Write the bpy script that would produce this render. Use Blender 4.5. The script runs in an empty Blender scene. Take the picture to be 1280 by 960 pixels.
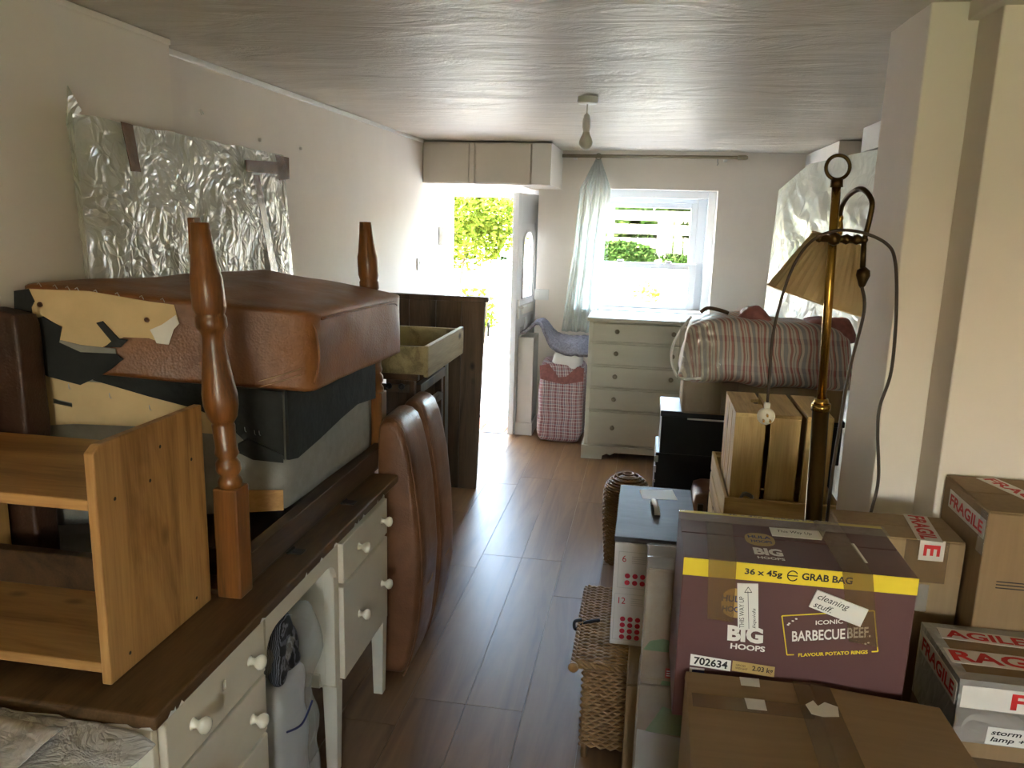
import bpy, bmesh, math, random
from mathutils import Vector, Matrix, noise
random.seed(7)
S = bpy.context.scene
COL = S.collection
PI = math.pi

# ------------------------------------------------------------------ camera
def camera():
    yaw, pitch, roll = [math.radians(a) for a in (-9.33, 11.75, 1.61)]
    cy, sy, cp, sp = math.cos(yaw), math.sin(yaw), math.cos(pitch), math.sin(pitch)
    f = Vector((sy * cp, cy * cp, -sp)); r = Vector((cy, -sy, 0)); u = r.cross(f)
    c, s = math.cos(roll), math.sin(roll)
    R, U = c * r + s * u, -s * r + c * u
    m = Matrix((R, U, -f)).transposed().to_4x4()
    m.translation = (0, 0, 1.70)
    cd = bpy.data.cameras.new('camera'); cd.sensor_width = 36; cd.lens = 36 * 1000 / 1280
    cd.clip_start = .02
    o = bpy.data.objects.new('camera', cd); COL.objects.link(o); o.matrix_world = m
    S.camera = o
camera()

# ------------------------------------------------------------------ world, sun, daylight
SKY = 5.6
SUN = 55.0
BACK_WINDOW = 10.0
EXPOSURE = 1.50
W = bpy.data.worlds.new('sky'); S.world = W; W.use_nodes = True
_n = W.node_tree.nodes; _n.clear()
_sky = _n.new('ShaderNodeTexSky'); _sky.sky_type = 'NISHITA'; _sky.sun_disc = False
_sky.sun_elevation = math.radians(48); _sky.sun_rotation = math.radians(245); _sky.dust_density = 2.0
_bg = _n.new('ShaderNodeBackground'); _bg.inputs[1].default_value = SKY
_out = _n.new('ShaderNodeOutputWorld')
_tint = _n.new('ShaderNodeMix'); _tint.data_type = 'RGBA'; _tint.blend_type = 'MULTIPLY'; _tint.inputs[0].default_value = 1; _tint.inputs[7].default_value = (1.06, 1.0, .88, 1)
W.node_tree.links.new(_sky.outputs[0], _tint.inputs[6]); W.node_tree.links.new(_tint.outputs[2], _bg.inputs[0]); W.node_tree.links.new(_bg.outputs[0], _out.inputs[0])
def light(name, kind, loc, direction, energy, color=(1, 1, 1), size=None, angle=None):
    l = bpy.data.lights.new(name, kind); l.energy = energy; l.color = color
    if size: l.shape = 'RECTANGLE'; l.size, l.size_y = size
    if angle: l.angle = angle
    o = bpy.data.objects.new(name, l); COL.objects.link(o); o.location = loc
    o.rotation_euler = Vector(direction).to_track_quat('-Z', 'Z').to_euler()
    return o
light('sun_offscreen', 'SUN', (-9, -4, 9), (.75, .35, -.75), SUN, (1, .95, .86), angle=.01)
# daylight coming in through the small window behind the camera
light('rear_window_offscreen', 'AREA', (.45, -2.96, 1.45), (0, 1, -.05), BACK_WINDOW, (1, .84, .64), size=(.8, .9))
S.view_settings.view_transform = 'Standard'; S.view_settings.look = 'None'
S.view_settings.exposure = EXPOSURE; S.view_settings.gamma = 1; S.view_settings.use_curve_mapping = False

# ------------------------------------------------------------------ materials
def srgb(h):
    h = h.lstrip('#'); o = []
    for i in (0, 2, 4):
        c = int(h[i:i + 2], 16) / 255
        o.append(c / 12.92 if c <= .04045 else ((c + .055) / 1.055) ** 2.4)
    return (*o, 1)
class NT:
    def __init__(s, name):
        s.m = bpy.data.materials.new(name); s.m.use_nodes = True; s.t = s.m.node_tree
        s.b = s.t.nodes['Principled BSDF']; s.out = s.t.nodes['Material Output']; s.tc = None
    def n(s, k, **kw):
        x = s.t.nodes.new('ShaderNode' + k)
        for a, v in kw.items(): setattr(x, a, v)
        return x
    def l(s, a, b): s.t.links.new(a, b)
    def co(s, scale=(1, 1, 1)):
        if not s.tc: s.tc = s.n('TexCoord')
        mp = s.n('Mapping'); mp.inputs['Scale'].default_value = scale; s.l(s.tc.outputs['Object'], mp.inputs[0]); return mp.outputs[0]
    def noise(s, vec, scale, detail=4, rough=.55, dist=0):
        x = s.n('TexNoise'); x.inputs['Scale'].default_value = scale; x.inputs['Detail'].default_value = detail
        x.inputs['Roughness'].default_value = rough; x.inputs['Distortion'].default_value = dist
        s.l(vec, x.inputs['Vector']); return x.outputs['Fac']
    def ramp(s, fac, stops, interp='LINEAR'):
        x = s.n('ValToRGB'); e = x.color_ramp.elements; x.color_ramp.interpolation = interp
        while len(e) < len(stops): e.new(0.5)
        for i, (p, c) in enumerate(stops): e[i].position = p; e[i].color = c
        s.l(fac, x.inputs[0]); return x.outputs[0]
    def mix(s, fac, a, b, mode='MIX'):
        x = s.n('Mix', data_type='RGBA', blend_type=mode)
        for v, i in ((fac, 0), (a, 6), (b, 7)):
            if hasattr(v, 'is_linked'): s.l(v, x.inputs[i])
            else: x.inputs[i].default_value = v
        return x.outputs[2]
    def math(s, op, a, b=0.):
        x = s.n('Math', operation=op)
        for v, i in ((a, 0), (b, 1)):
            if hasattr(v, 'is_linked'): s.l(v, x.inputs[i])
            else: x.inputs[i].default_value = v
        return x.outputs[0]
    def bump(s, fac, strength, dist=.01):
        x = s.n('Bump'); x.inputs['Strength'].default_value = strength; x.inputs['Distance'].default_value = dist
        s.l(fac, x.inputs['Height']); s.l(x.outputs[0], s.b.inputs['Normal'])
    def set(s, col=None, rough=None, metal=None, spec=None, coat=None):
        def p(v, k):
            if v is None: return
            if hasattr(v, 'is_linked'): s.l(v, s.b.inputs[k])
            else: s.b.inputs[k].default_value = v
        p(col, 'Base Color'); p(rough, 'Roughness'); p(metal, 'Metallic'); p(spec, 'Specular IOR Level'); p(coat, 'Coat Weight')
def dk(c, f): return (c[0] * f, c[1] * f, c[2] * f, 1)
def simple(name, hexc, rough=.6, metal=0, var=.12, vs=6, bump=.1, bs=60, stretch=(1, 1, 1), spec=.4, bd=.004):
    t = NT(name); c = srgb(hexc); v = t.co(stretch)
    t.set(t.ramp(t.noise(v, vs), [(.3, dk(c, 1 - var)), (.7, dk(c, 1 + var * .5))]), rough, metal, spec)
    if bump: t.bump(t.noise(v, bs), bump, bd)
    return t.m
def wood(name, c1, c2, grain='y', rough=.5, scale=9, knots=True, bump=.12, rays=.14, spec=.35):
    t = NT(name); a, b = srgb(c1), srgb(c2)
    sc = {'x': (rays, 1, 1), 'y': (1, rays, 1), 'z': (1, 1, rays)}[grain]
    v = t.co(sc); big = t.noise(v, scale, 5, .6, 1.2)
    fine = t.noise(t.co(tuple(k * 6 if k == 1 else .25 for k in sc)), scale * 4, 3)
    col = t.ramp(big, [(.36, dk(a, .72)), (.47, t_mix(a, b, .5)), (.60, b)])
    col = t.mix(.30, col, t.ramp(fine, [(.3, dk(a, .75)), (.7, b)]))
    if knots:
        vo = t.n('TexVoronoi'); vo.inputs['Scale'].default_value = 9; t.l(t.co(tuple(1 if k == 1 else .6 for k in sc)), vo.inputs['Vector'])
        col = t.mix(t.ramp(vo.outputs['Distance'], [(.06, (1, 1, 1, 1)), (.19, (0, 0, 0, 1))]), col, dk(a, .30))
    t.set(col, rough, 0, spec); t.bump(fine, bump, .002); return t.m
def t_mix(a, b, f): return tuple(a[i] * (1 - f) + b[i] * f for i in range(3)) + (1,)
def leather(name, c1, c2, rough=.42, spec=.5):
    t = NT(name); v = t.co(); a, b = srgb(c1), srgb(c2)
    t.set(t.ramp(t.noise(v, 4.5, 5, .6, .6), [(.3, a), (.72, b)]), t.ramp(t.noise(v, 9), [(.3, (rough * .8,) * 3 + (1,)), (.7, (min(1, rough * 1.25),) * 3 + (1,))]), 0, spec)
    vo = t.n('TexVoronoi'); vo.inputs['Scale'].default_value = 160; t.l(v, vo.inputs['Vector'])
    t.bump(t.math('ADD', t.math('MULTIPLY', vo.outputs['Distance'], .25), t.noise(v, 11, 4)), .35, .008); return t.m
def crinkle(name, hexc, rough=.22, strength=.9, scale=16, metal=0., alpha=1., spec=.9, vs=3):
    t = NT(name); v = t.co(); c = srgb(hexc)
    wv = t.n('Mix', data_type='VECTOR'); nz = t.n('TexNoise'); nz.inputs['Scale'].default_value = 5; t.l(v, nz.inputs['Vector'])
    wv.inputs[0].default_value = .22; t.l(v, wv.inputs[4]); t.l(nz.outputs['Color'], wv.inputs[5])
    vo = t.n('TexVoronoi'); vo.feature = 'F1'; vo.inputs['Scale'].default_value = scale; t.l(wv.outputs[1], vo.inputs['Vector'])
    v2 = t.n('TexVoronoi'); v2.feature = 'DISTANCE_TO_EDGE'; v2.inputs['Scale'].default_value = scale * 1.9; t.l(wv.outputs[1], v2.inputs['Vector'])
    h = t.math('ADD', t.math('MULTIPLY', vo.outputs['Distance'], .8), t.math('MULTIPLY', v2.outputs['Distance'], .7))
    t.set(t.ramp(t.noise(v, vs), [(.3, dk(c, .86)), (.7, c)]), rough, metal, spec); t.bump(h, strength, .02)
    if alpha < 1:
        tr = t.n('BsdfTransparent'); mx = t.n('MixShader'); mx.inputs[0].default_value = alpha
        t.l(tr.outputs[0], mx.inputs[1]); t.l(t.b.outputs[0], mx.inputs[2]); t.l(mx.outputs[0], t.out.inputs[0])
    return t.m
def clear_tape(name, hexc, alpha=.5, rough=.18):
    t = NT(name); c = srgb(hexc); v = t.co((1, 1, 1)); t.set(c, rough, 0, .7)
    t.bump(t.noise(v, 45, 3), .35, .004)
    tr = t.n('BsdfTransparent'); mx = t.n('MixShader'); mx.inputs[0].default_value = alpha
    t.l(tr.outputs[0], mx.inputs[1]); t.l(t.b.outputs[0], mx.inputs[2]); t.l(mx.outputs[0], t.out.inputs[0]); return t.m
def glass_mat():
    t = NT('glass'); tr = t.n('BsdfTransparent'); gl = t.n('BsdfGlossy'); gl.inputs['Roughness'].default_value = .02
    mx = t.n('MixShader'); mx.inputs[0].default_value = .07
    t.l(tr.outputs[0], mx.inputs[1]); t.l(gl.outputs[0], mx.inputs[2]); t.l(mx.outputs[0], t.out.inputs[0]); return t.m
def sheer(name, hexc, transp=.35):
    t = NT(name); c = srgb(hexc); d = t.n('BsdfDiffuse'); d.inputs[0].default_value = c; tl = t.n('BsdfTranslucent'); tl.inputs[0].default_value = c
    tr = t.n('BsdfTransparent'); m1 = t.n('MixShader'); m1.inputs[0].default_value = .5; m2 = t.n('MixShader'); m2.inputs[0].default_value = transp
    t.l(d.outputs[0], m1.inputs[1]); t.l(tl.outputs[0], m1.inputs[2]); t.l(m1.outputs[0], m2.inputs[1]); t.l(tr.outputs[0], m2.inputs[2]); t.l(m2.outputs[0], t.out.inputs[0]); return t.m
def check(name, fx, fz, rampx, rampz, mixf, rough=.5):
    t = NT(name); v = t.co(); sp = t.n('SeparateXYZ'); t.l(v, sp.inputs[0])
    wob = t.math('MULTIPLY', t.noise(v, 9), .012)
    xy = t.math('ADD', t.math('ADD', sp.outputs[0], t.math('MULTIPLY', sp.outputs[1], .8)), wob)
    cx = t.ramp(t.math('FRACT', t.math('MULTIPLY', xy, fx)), rampx, 'CONSTANT')
    zz = t.math('ADD', sp.outputs[2], wob)
    cz = t.ramp(t.math('FRACT', t.math('MULTIPLY', zz, fz)), rampz, 'CONSTANT')
    t.set(t.mix(mixf, cx, cz), rough, 0, .5); t.bump(t.noise(v, 14, 5), .5, .02); return t.m
def cardboard(name, hexc, axis='z'):
    t = NT(name); c = srgb(hexc); st = {'x': (.05, 1, 1), 'y': (1, .05, 1), 'z': (1, 1, .05)}[axis]
    a = t.ramp(t.noise(t.co(), 3, 4), [(.3, dk(c, .86)), (.7, dk(c, 1.06))])
    b = t.ramp(t.noise(t.co(st), 70, 2), [(.35, dk(c, .86)), (.65, dk(c, 1.08))])
    t.set(t.mix(.4, a, b), .75, 0, .25); t.bump(t.noise(t.co(st), 90, 2), .08, .002); return t.m

MT = {}
MT['wall'] = simple('wall_paint', '#efe5d9', .8, var=.05, vs=2, bump=.12, bs=25, spec=.2)
def ceiling_mat():
    t = NT('ceiling_plaster'); c = srgb('#cdc1af'); v = t.co((.35, 1, 1)); n = t.noise(v, 7, 6, .65, .8)
    t.set(t.ramp(n, [(.3, dk(c, .86)), (.7, c)]), .45, 0, .3); t.bump(n, .7, .03); return t.m
MT['ceiling'] = ceiling_mat()
MT['white'] = simple('white_gloss_paint', '#e9e6df', .35, var=.03, bump=.03)
MT['upvc'] = simple('white_upvc', '#eef0f2', .25, var=.02, bump=0)
MT['door'] = MT['upvc']
MT['cupboard'] = simple('cupboard_paint', '#d8cfc2', .5, var=.04, bump=.05)
def floor_mat():
    t = NT('laminate'); a, b = srgb('#6e5138'), srgb('#97744f')
    oi = t.n('ObjectInfo'); v = t.co((1, .09, 1)); vv = t.n('VectorMath', operation='ADD'); t.l(v, vv.inputs[0])
    cm = t.n('CombineXYZ'); t.l(t.math('MULTIPLY', oi.outputs['Random'], 9.), cm.inputs[0]); t.l(cm.outputs[0], vv.inputs[1])
    n = t.noise(vv.outputs[0], 11, 5, .6, 1.0)
    col = t.ramp(n, [(.3, a), (.7, b)]); col = t.mix(t.math('MULTIPLY', oi.outputs['Random'], .22), col, a)
    t.set(col, .38, 0, .4); t.bump(n, .05, .002); return t.m
MT['floor'] = floor_mat()
MT['subfloor'] = simple('floor_joint', '#b8a48c', .7)
MT['pine'] = wood('pine', '#946634', '#bf9258', 'y', .45, 7)
MT['pine_side'] = wood('pine_side', '#946634', '#bf9258', 'z', .45, 7)
MT['pine_x'] = wood('pine_x', '#946634', '#bf9258', 'x', .45, 7)
MT['crate_z'] = wood('crate_pine_z', '#b08a50', '#d6b478', 'z', .6, 8)
MT['crate_x'] = wood('crate_pine_x', '#b08a50', '#d6b478', 'x', .6, 8)
MT['crate_y'] = wood('crate_pine_y', '#b08a50', '#d6b478', 'y', .6, 8)
MT['desktop'] = wood('desk_dark_wood', '#3e2b19', '#6c5033', 'y', .38, 9, knots=False)
MT['apron'] = wood('table_apron_wood', '#33241a', '#5a412b', 'y', .4, 9, knots=False)
MT['leg'] = wood('turned_leg_wood', '#4c2c12', '#8a5628', 'z', .3, 10, knots=False, spec=.5)
MT['board'] = wood('old_board_wood', '#3e2f22', '#6b5540', 'z', .5, 7)
MT['oldpine'] = wood('drawer_old_pine', '#84744e', '#b3a276', 'y', .5, 8)
MT['cream'] = simple('painted_cream', '#d9cfb8', .42, var=.06, vs=9, bump=.05)
MT['chest'] = simple('painted_sage_cream', '#cfccbb', .5, var=.08, vs=7, bump=.05, stretch=(.3, 1, 1))
MT['knob'] = simple('porcelain_knob', '#eee6cf', .18, var=.02, bump=0, spec=.6)
MT['knob_brass'] = simple('dull_knob', '#8d8672', .4, metal=.3, var=.05, bump=0)
MT['leather'] = leather('tan_leather', '#6e4122', '#96602f')
MT['leather2'] = leather('brown_leather', '#5f3b23', '#85583a', .36)
MT['leather_dark'] = leather('dark_leather', '#2c1a10', '#4a2c1a', .5)
MT['creamboard'] = simple('cream_board', '#d3b889', .8, var=.10, vs=12)
MT['blackcloth'] = simple('black_lining', '#1b1d1c', .75, var=.3, vs=14, bump=.5, bs=22, bd=.01)
MT['greyfelt'] = simple('grey_felt', '#8d8a82', .9, var=.12, vs=30, bump=.3, bs=200)
MT['paper'] = simple('white_paper', '#e4e0d8', .6, var=.03, bump=0)
MT['staple'] = simple('steel_staple', '#cccccc', .3, metal=.8, bump=0)
MT['stitch'] = simple('stitching', '#b08a60', .7, bump=0)
MT['wrap'] = crinkle('bubble_wrap', '#c9c8b8', .24, .55, 20, spec=.6)
MT['wrap2'] = crinkle('plastic_sheet', '#e2e2d2', .2, .6, 7)
MT['bubble'] = crinkle('bubble_sheet', '#e4e2dc', .25, .45, 60, alpha=.85)
MT['foam'] = crinkle('foam_sheet', '#e2dad0', .45, .25, 45, alpha=.92)
MT['clearbag'] = crinkle('clear_bag', '#d4d8d2', .2, .6, 9, alpha=.36)
MT['browntape'] = simple('brown_tape', '#6b4c33', .2, var=.2, vs=20, bump=.5, bs=50, spec=.7)
MT['tape'] = clear_tape('clear_tape', '#8a6a46', .36)
MT['filmtape'] = clear_tape('clear_film', '#b7ada0', .38, .12)
MT['card'] = cardboard('cardboard', '#8f7555')
MT['card2'] = cardboard('cardboard_pale', '#99805f')
MT['card3'] = cardboard('cardboard_grey', '#85715a', 'x')
MT['cardtop'] = cardboard('cardboard_top', '#8f7555', 'x')
MT['purple'] = simple('maroon_print', '#5a3836', .5, var=.08, vs=3, bump=.05)
MT['yellow'] = simple('yellow_print', '#e8cc2c', .5, var=.05, bump=0)
MT['ink'] = simple('dark_ink', '#241b1c', .6, bump=0)
MT['whiteink'] = simple('white_ink', '#e9e2da', .6, bump=0)
MT['dullink'] = simple('dull_gold_ink', '#b39356', .6, bump=0)
MT['redink'] = simple('red_print', '#c41f1f', .5, bump=0)
MT['reddot'] = simple('red_dot_print', '#c02038', .5, bump=0)
MT['greyink'] = simple('grey_print', '#b9b4ae', .6, bump=0)
MT['green'] = simple('green_print', '#3f6d34', .5, bump=0)
MT['blueink'] = simple('blue_print', '#2a2d5e', .5, bump=0)
MT['silver'] = crinkle('silver_tape', '#a7a5a0', .28, .4, 14, metal=.55)
MT['fragtape'] = simple('white_fragile_tape', '#ddd6cc', .35, var=.05, vs=20, bump=.2)
MT['boxwhite'] = simple('white_carton', '#d9d2cd', .5, var=.04)
MT['boxtop'] = simple('grey_sheen_lid', '#5c5c60', .55, var=.2, vs=20, bump=.15, stretch=(.3, 1, 1), spec=.3)
MT['black'] = simple('black_card', '#17181b', .4, var=.25, vs=8, bump=.1)
MT['brass'] = simple('brass', '#a8843f', .25, metal=1, var=.15, bump=.03)
MT['brassdark'] = simple('dark_brass', '#4a3a20', .35, metal=.9, var=.2, bump=.03)
MT['shade'] = sheer('pleated_shade', '#d9c49a', .0)
MT['cord'] = simple('brown_cord', '#3f3024', .5, bump=0)
MT['plug'] = simple('cream_plug', '#dcd6c4', .35, bump=0)
MT['wicker'] = simple('wicker', '#a17a4c', .5, var=.3, vs=30, bump=.3, bs=90)
MT['blackstrap'] = simple('black_strap', '#141414', .5, bump=0)
MT['blanket'] = simple('grey_blanket', '#7d7980', .95, var=.45, vs=70, bump=.6, bs=120, bd=.01)
W1, W0 = srgb('#cfc8c4'), srgb('#a8696b')
MT['plaid'] = check('plaid_bag', 19, 19, [(0, srgb('#d3ccca')), (.18, srgb('#8f6a70')), (.3, srgb('#c9bcbb')), (.45, srgb('#85585f')), (.75, srgb('#d8d0cd')), (.86, srgb('#555a70'))],
                    [(0, srgb('#96666a')), (.35, srgb('#d6cdca')), (.45, srgb('#8d565c')), (.8, srgb('#cfc6c4')), (.9, srgb('#60627a'))], .5, .35)
MT['stripe'] = check('striped_bag', 14, 8, [(0, srgb('#b9a99b')), (.12, srgb('#8d3e3a')), (.24, srgb('#b8a698')), (.34, srgb('#3f3f48')), (.38, srgb('#b7a89c')), (.5, srgb('#9a4a44')), (.62, srgb('#3b3b45')), (.66, srgb('#c2b3a4')), (.8, srgb('#7a7a80'))],
                     [(0, srgb('#a89888')), (.6, srgb('#8d6a62')), (.8, srgb('#b0a498'))], .28, .4)
MT['redcloth'] = simple('red_check_flap', '#8a5550', .6, var=.3, vs=40)
MT['pillow'] = simple('white_filling', '#dcdad6', .8, var=.05)
MT['sheer'] = sheer('sheer_curtain', '#e4e6de', .30)
MT['rail'] = wood('curtain_rail_wood', '#7f735e', '#a4967c', 'x', .5, 9, knots=False)
MT['plastic'] = simple('white_plastic', '#e6e3dc', .35, bump=0, var=.02)
MT['bulb'] = simple('opal_bulb', '#dcd8cc', .25, bump=0, var=.02)
MT['glass'] = glass_mat()
MT['steel'] = simple('steel', '#9a9a98', .3, metal=.9, bump=0)
MT['darkmetal'] = simple('dark_iron', '#34302a', .45, metal=.5, bump=0)
MT['terracotta'] = simple('terracotta', '#b0683c', .7, var=.2, vs=12)
MT['tarmac'] = simple('tarmac', '#5c5d60', .9, var=.2, vs=40, bump=.3, bs=200)
MT['render'] = simple('white_render', '#e6e2d6', .9, var=.06)
MT['fence'] = wood('fence_wood', '#7a7462', '#979080', 'x', .7, 6, knots=False)
MT['grass'] = simple('verge_grass', '#4d6b2a', .9, var=.3, vs=20)
def leaf_mat(name, c1, c2):
    t = NT(name); oi = t.n('NewGeometry'); a, b = srgb(c1), srgb(c2)
    c = t.ramp(oi.outputs['Random Per Island'], [(0, a), (1, b)]); d = t.n('BsdfDiffuse'); tl = t.n('BsdfTranslucent'); mx = t.n('MixShader'); mx.inputs[0].default_value = .4
    t.l(c, d.inputs[0]); t.l(c, tl.inputs[0]); t.l(d.outputs[0], mx.inputs[1]); t.l(tl.outputs[0], mx.inputs[2]); t.l(mx.outputs[0], t.out.inputs[0]); return t.m
MT['leaf'] = leaf_mat('yellow_green_leaves', '#3a4c14', '#7c8430')
MT['leaf2'] = leaf_mat('green_leaves', '#182b0e', '#33441f')
MT['bark'] = simple('bark', '#54432f', .9, var=.3)

# ------------------------------------------------------------------ mesh helpers (all points in world space)
class MB:
    def __init__(s): s.v = []; s.f = []
    def add(s, vs, fs):
        k = len(s.v); s.v += [Vector(p) for p in vs]; s.f += [tuple(i + k for i in f) for f in fs]; return s
    def hexa(s, p):      # bottom 0-3 ccw, top 4-7
        return s.add(p, [(3, 2, 1, 0), (4, 5, 6, 7), (0, 1, 5, 4), (1, 2, 6, 5), (2, 3, 7, 6), (3, 0, 4, 7)])
    def box(s, lo, hi):
        (a, b, c), (d, e, f) = lo, hi
        return s.hexa([(a, b, c), (d, b, c), (d, e, c), (a, e, c), (a, b, f), (d, b, f), (d, e, f), (a, e, f)])
    def prism(s, poly, off):
        n = len(poly); off = Vector(off); P = [Vector(p) for p in poly]
        return s.add(P + [p + off for p in P], [tuple(range(n))[::-1], tuple(range(n, 2 * n))] + [(i, (i + 1) % n, n + (i + 1) % n, n + i) for i in range(n)])
    def lathe(s, prof, loc=(0, 0, 0), axis=(0, 0, 1), n=20, ripple=0):
        q = Vector((0, 0, 1)).rotation_difference(Vector(axis)); loc = Vector(loc); vs = []; fs = []
        for r, z in prof:
            for i in range(n):
                a = 2 * PI * i / n; rr = r * (1 + (ripple if i % 2 else 0))
                vs.append(q @ Vector((rr * math.cos(a), rr * math.sin(a), z)) + loc)
        m = len(prof)
        for j in range(m - 1):
            for i in range(n):
                k = (i + 1) % n; fs.append((j * n + i, j * n + k, (j + 1) * n + k, (j + 1) * n + i))
        fs.append(tuple(range(n))[::-1]); fs.append(tuple(range((m - 1) * n, m * n)))
        return s.add(vs, fs)
    def tube(s, path, r, n=8, closed=False):
        P = [Vector(p) for p in path]; m = len(P); vs = []; fs = []; up = None
        R = r if isinstance(r, (list, tuple)) else [r] * m
        for j in range(m):
            d = (P[(j + 1) % m] - P[j - 1]) if closed else (P[min(j + 1, m - 1)] - P[max(j - 1, 0)])
            d.normalize()
            if up is None: up = d.orthogonal().normalized()
            up = (up - d * up.dot(d)); up = up.normalized() if up.length > 1e-6 else d.orthogonal().normalized()
            w = d.cross(up)
            for i in range(n):
                a = 2 * PI * i / n; vs.append(P[j] + (up * math.cos(a) + w * math.sin(a)) * R[j])
        for j in range(m if closed else m - 1):
            j2 = (j + 1) % m
            for i in range(n):
                k = (i + 1) % n; fs.append((j * n + i, j * n + k, j2 * n + k, j2 * n + i))
        if not closed: fs.append(tuple(range(n))[::-1]); fs.append(tuple(range((m - 1) * n, m * n)))
        return s.add(vs, fs)
    def grid(s, fn, nu, nv, thick=None):
        vs = [Vector(fn(i / nu, j / nv)) for j in range(nv + 1) for i in range(nu + 1)]
        fs = [(j * (nu + 1) + i, j * (nu + 1) + i + 1, (j + 1) * (nu + 1) + i + 1, (j + 1) * (nu + 1) + i) for j in range(nv) for i in range(nu)]
        return s.add(vs, fs)
    def soft(s, corners, n=12, r=.12, disp=0, ns=3., fn=None, seed=0):
        """rounded, slightly lumpy block through eight corners (order of hexa)"""
        C = [Vector(c) for c in corners]; idx = {}; vs = []; fs = []
        def tri(q):
            x, y, z = [(k + 1) / 2 for k in q]
            w = [(1 - x) * (1 - y) * (1 - z), x * (1 - y) * (1 - z), x * y * (1 - z), (1 - x) * y * (1 - z), (1 - x) * (1 - y) * z, x * (1 - y) * z, x * y * z, (1 - x) * y * z]
            p = Vector()
            for a, b in zip(w, C): p += b * a
            return p
        def vert(q):
            k = tuple(round(c, 5) for c in q)
            if k in idx: return idx[k]
            q = Vector(q); inn = Vector([max(-1 + r, min(1 - r, c)) for c in q]); d = q - inn
            if d.length > 1e-6: q2 = inn + d.normalized() * min(r, d.length * 1.0 if d.length < r else r)
            else: q2 = q
            p = tri(q2)
            if disp:
                nv = noise.noise(p * ns + Vector((seed, 0, 0))) + .5 * noise.noise(p * ns * 2.3 + Vector((0, seed, 7)))
                p = p + (tri(q * 1.02) - tri(q * .98)).normalized() * nv * disp
            if fn: p = Vector(fn(p, q))
            idx[k] = len(vs); vs.append(p); return idx[k]
        g = [-1 + 2 * i / n for i in range(n + 1)]
        for ax in range(3):
            for sg in (-1, 1):
                for i in range(n):
                    for j in range(n):
                        quad = []
                        for a, b in ((g[i], g[j]), (g[i + 1], g[j]), (g[i + 1], g[j + 1]), (g[i], g[j + 1])):
                            q = [0, 0, 0]; q[ax] = sg; q[(ax + 1) % 3] = a; q[(ax + 2) % 3] = b; quad.append(vert(q))
                        fs.append(tuple(quad if sg > 0 else quad[::-1]))
        return s.add(vs, fs)
    def obj(s, name, mat, parent=None, smooth=False, bevel=0, seg=2, solid=0, label=None, sub=0):
        me = bpy.data.meshes.new(name); off = Vector()
        if parent is None and s.v:
            xs = [[p[i] for p in s.v] for i in range(3)]
            off = Vector(((min(xs[0]) + max(xs[0])) / 2, (min(xs[1]) + max(xs[1])) / 2, min(xs[2])))
            me.from_pydata([p - off for p in s.v], [], s.f)
        else: me.from_pydata(s.v, [], s.f)
        if not solid:
            bm = bmesh.new(); bm.from_mesh(me); bmesh.ops.recalc_face_normals(bm, faces=bm.faces); bm.to_mesh(me); bm.free()
        me.materials.append(MT[mat] if isinstance(mat, str) else mat)
        if smooth: me.polygons.foreach_set('use_smooth', [True] * len(me.polygons))
        o = bpy.data.objects.new(name, me); COL.objects.link(o); o.location = off
        if parent is not None:
            o.parent = parent; p = parent; a = Vector()
            while p is not None: a += p.location; p = p.parent
            o.location = -a
        if bevel:
            b = o.modifiers.new('bevel', 'BEVEL'); b.width = bevel; b.segments = seg; b.limit_method = 'ANGLE'
        if solid:
            b = o.modifiers.new('solid', 'SOLIDIFY'); b.thickness = solid; b.offset = 0
        if sub:
            b = o.modifiers.new('sub', 'SUBSURF'); b.levels = sub; b.render_levels = sub
        if label: o['label'] = label
        return o
def thing(name, label, cat, loc=(0, 0, 0), group=None):
    o = bpy.data.objects.new(name, None); COL.objects.link(o); o.location = loc; o.empty_display_size = .05
    return tag(o, label, cat, group)
def tag(o, label, cat, group=None):
    o['label'] = label; o['category'] = cat
    if group: o['group'] = group
    return o
def struct(o): o['kind'] = 'structure'; return o
def B(name, lo, hi, mat, parent=None, bevel=.002, **k): return MB().box(lo, hi).obj(name, mat, parent, bevel=bevel, **k)
def text(s, c, right, up, w, h, mat, parent, name='lettering', bold=.0, off=.0008, shear=0):
    cu = bpy.data.curves.new('t', 'FONT'); cu.body = s; cu.offset = bold; cu.shear = shear; cu.resolution_u = 3
    o = bpy.data.objects.new('t', cu); COL.objects.link(o); bpy.context.view_layer.update()
    me = bpy.data.meshes.new_from_object(o.evaluated_get(bpy.context.evaluated_depsgraph_get()))
    bpy.data.objects.remove(o); bpy.data.curves.remove(cu)
    xs = [v.co.x for v in me.vertices]; ys = [v.co.y for v in me.vertices]
    x0, x1, y0, y1 = min(xs), max(xs), min(ys), max(ys)
    c, right, up = Vector(c), Vector(right).normalized(), Vector(up).normalized(); n = right.cross(up)
    for v in me.vertices:
        v.co = c + right * ((v.co.x - x0) / (x1 - x0) - .5) * w + up * ((v.co.y - y0) / max(1e-6, y1 - y0) - .5) * h + n * off
    me.materials.clear(); me.materials.append(MT[mat])
    t = bpy.data.objects.new(name, me); COL.objects.link(t); t.parent = parent
    p = parent; a = Vector()
    while p is not None: a += p.location; p = p.parent
    t.location = -a; return t
def patch(name, pts, mat, parent, n, t=.0015, **k):
    """a thin sheet lying on a face: polygon pts, thickness t along n"""
    n = Vector(n).normalized(); return MB().prism([Vector(p) + n * .0003 for p in pts], n * t).obj(name, mat, parent, **k)
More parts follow.
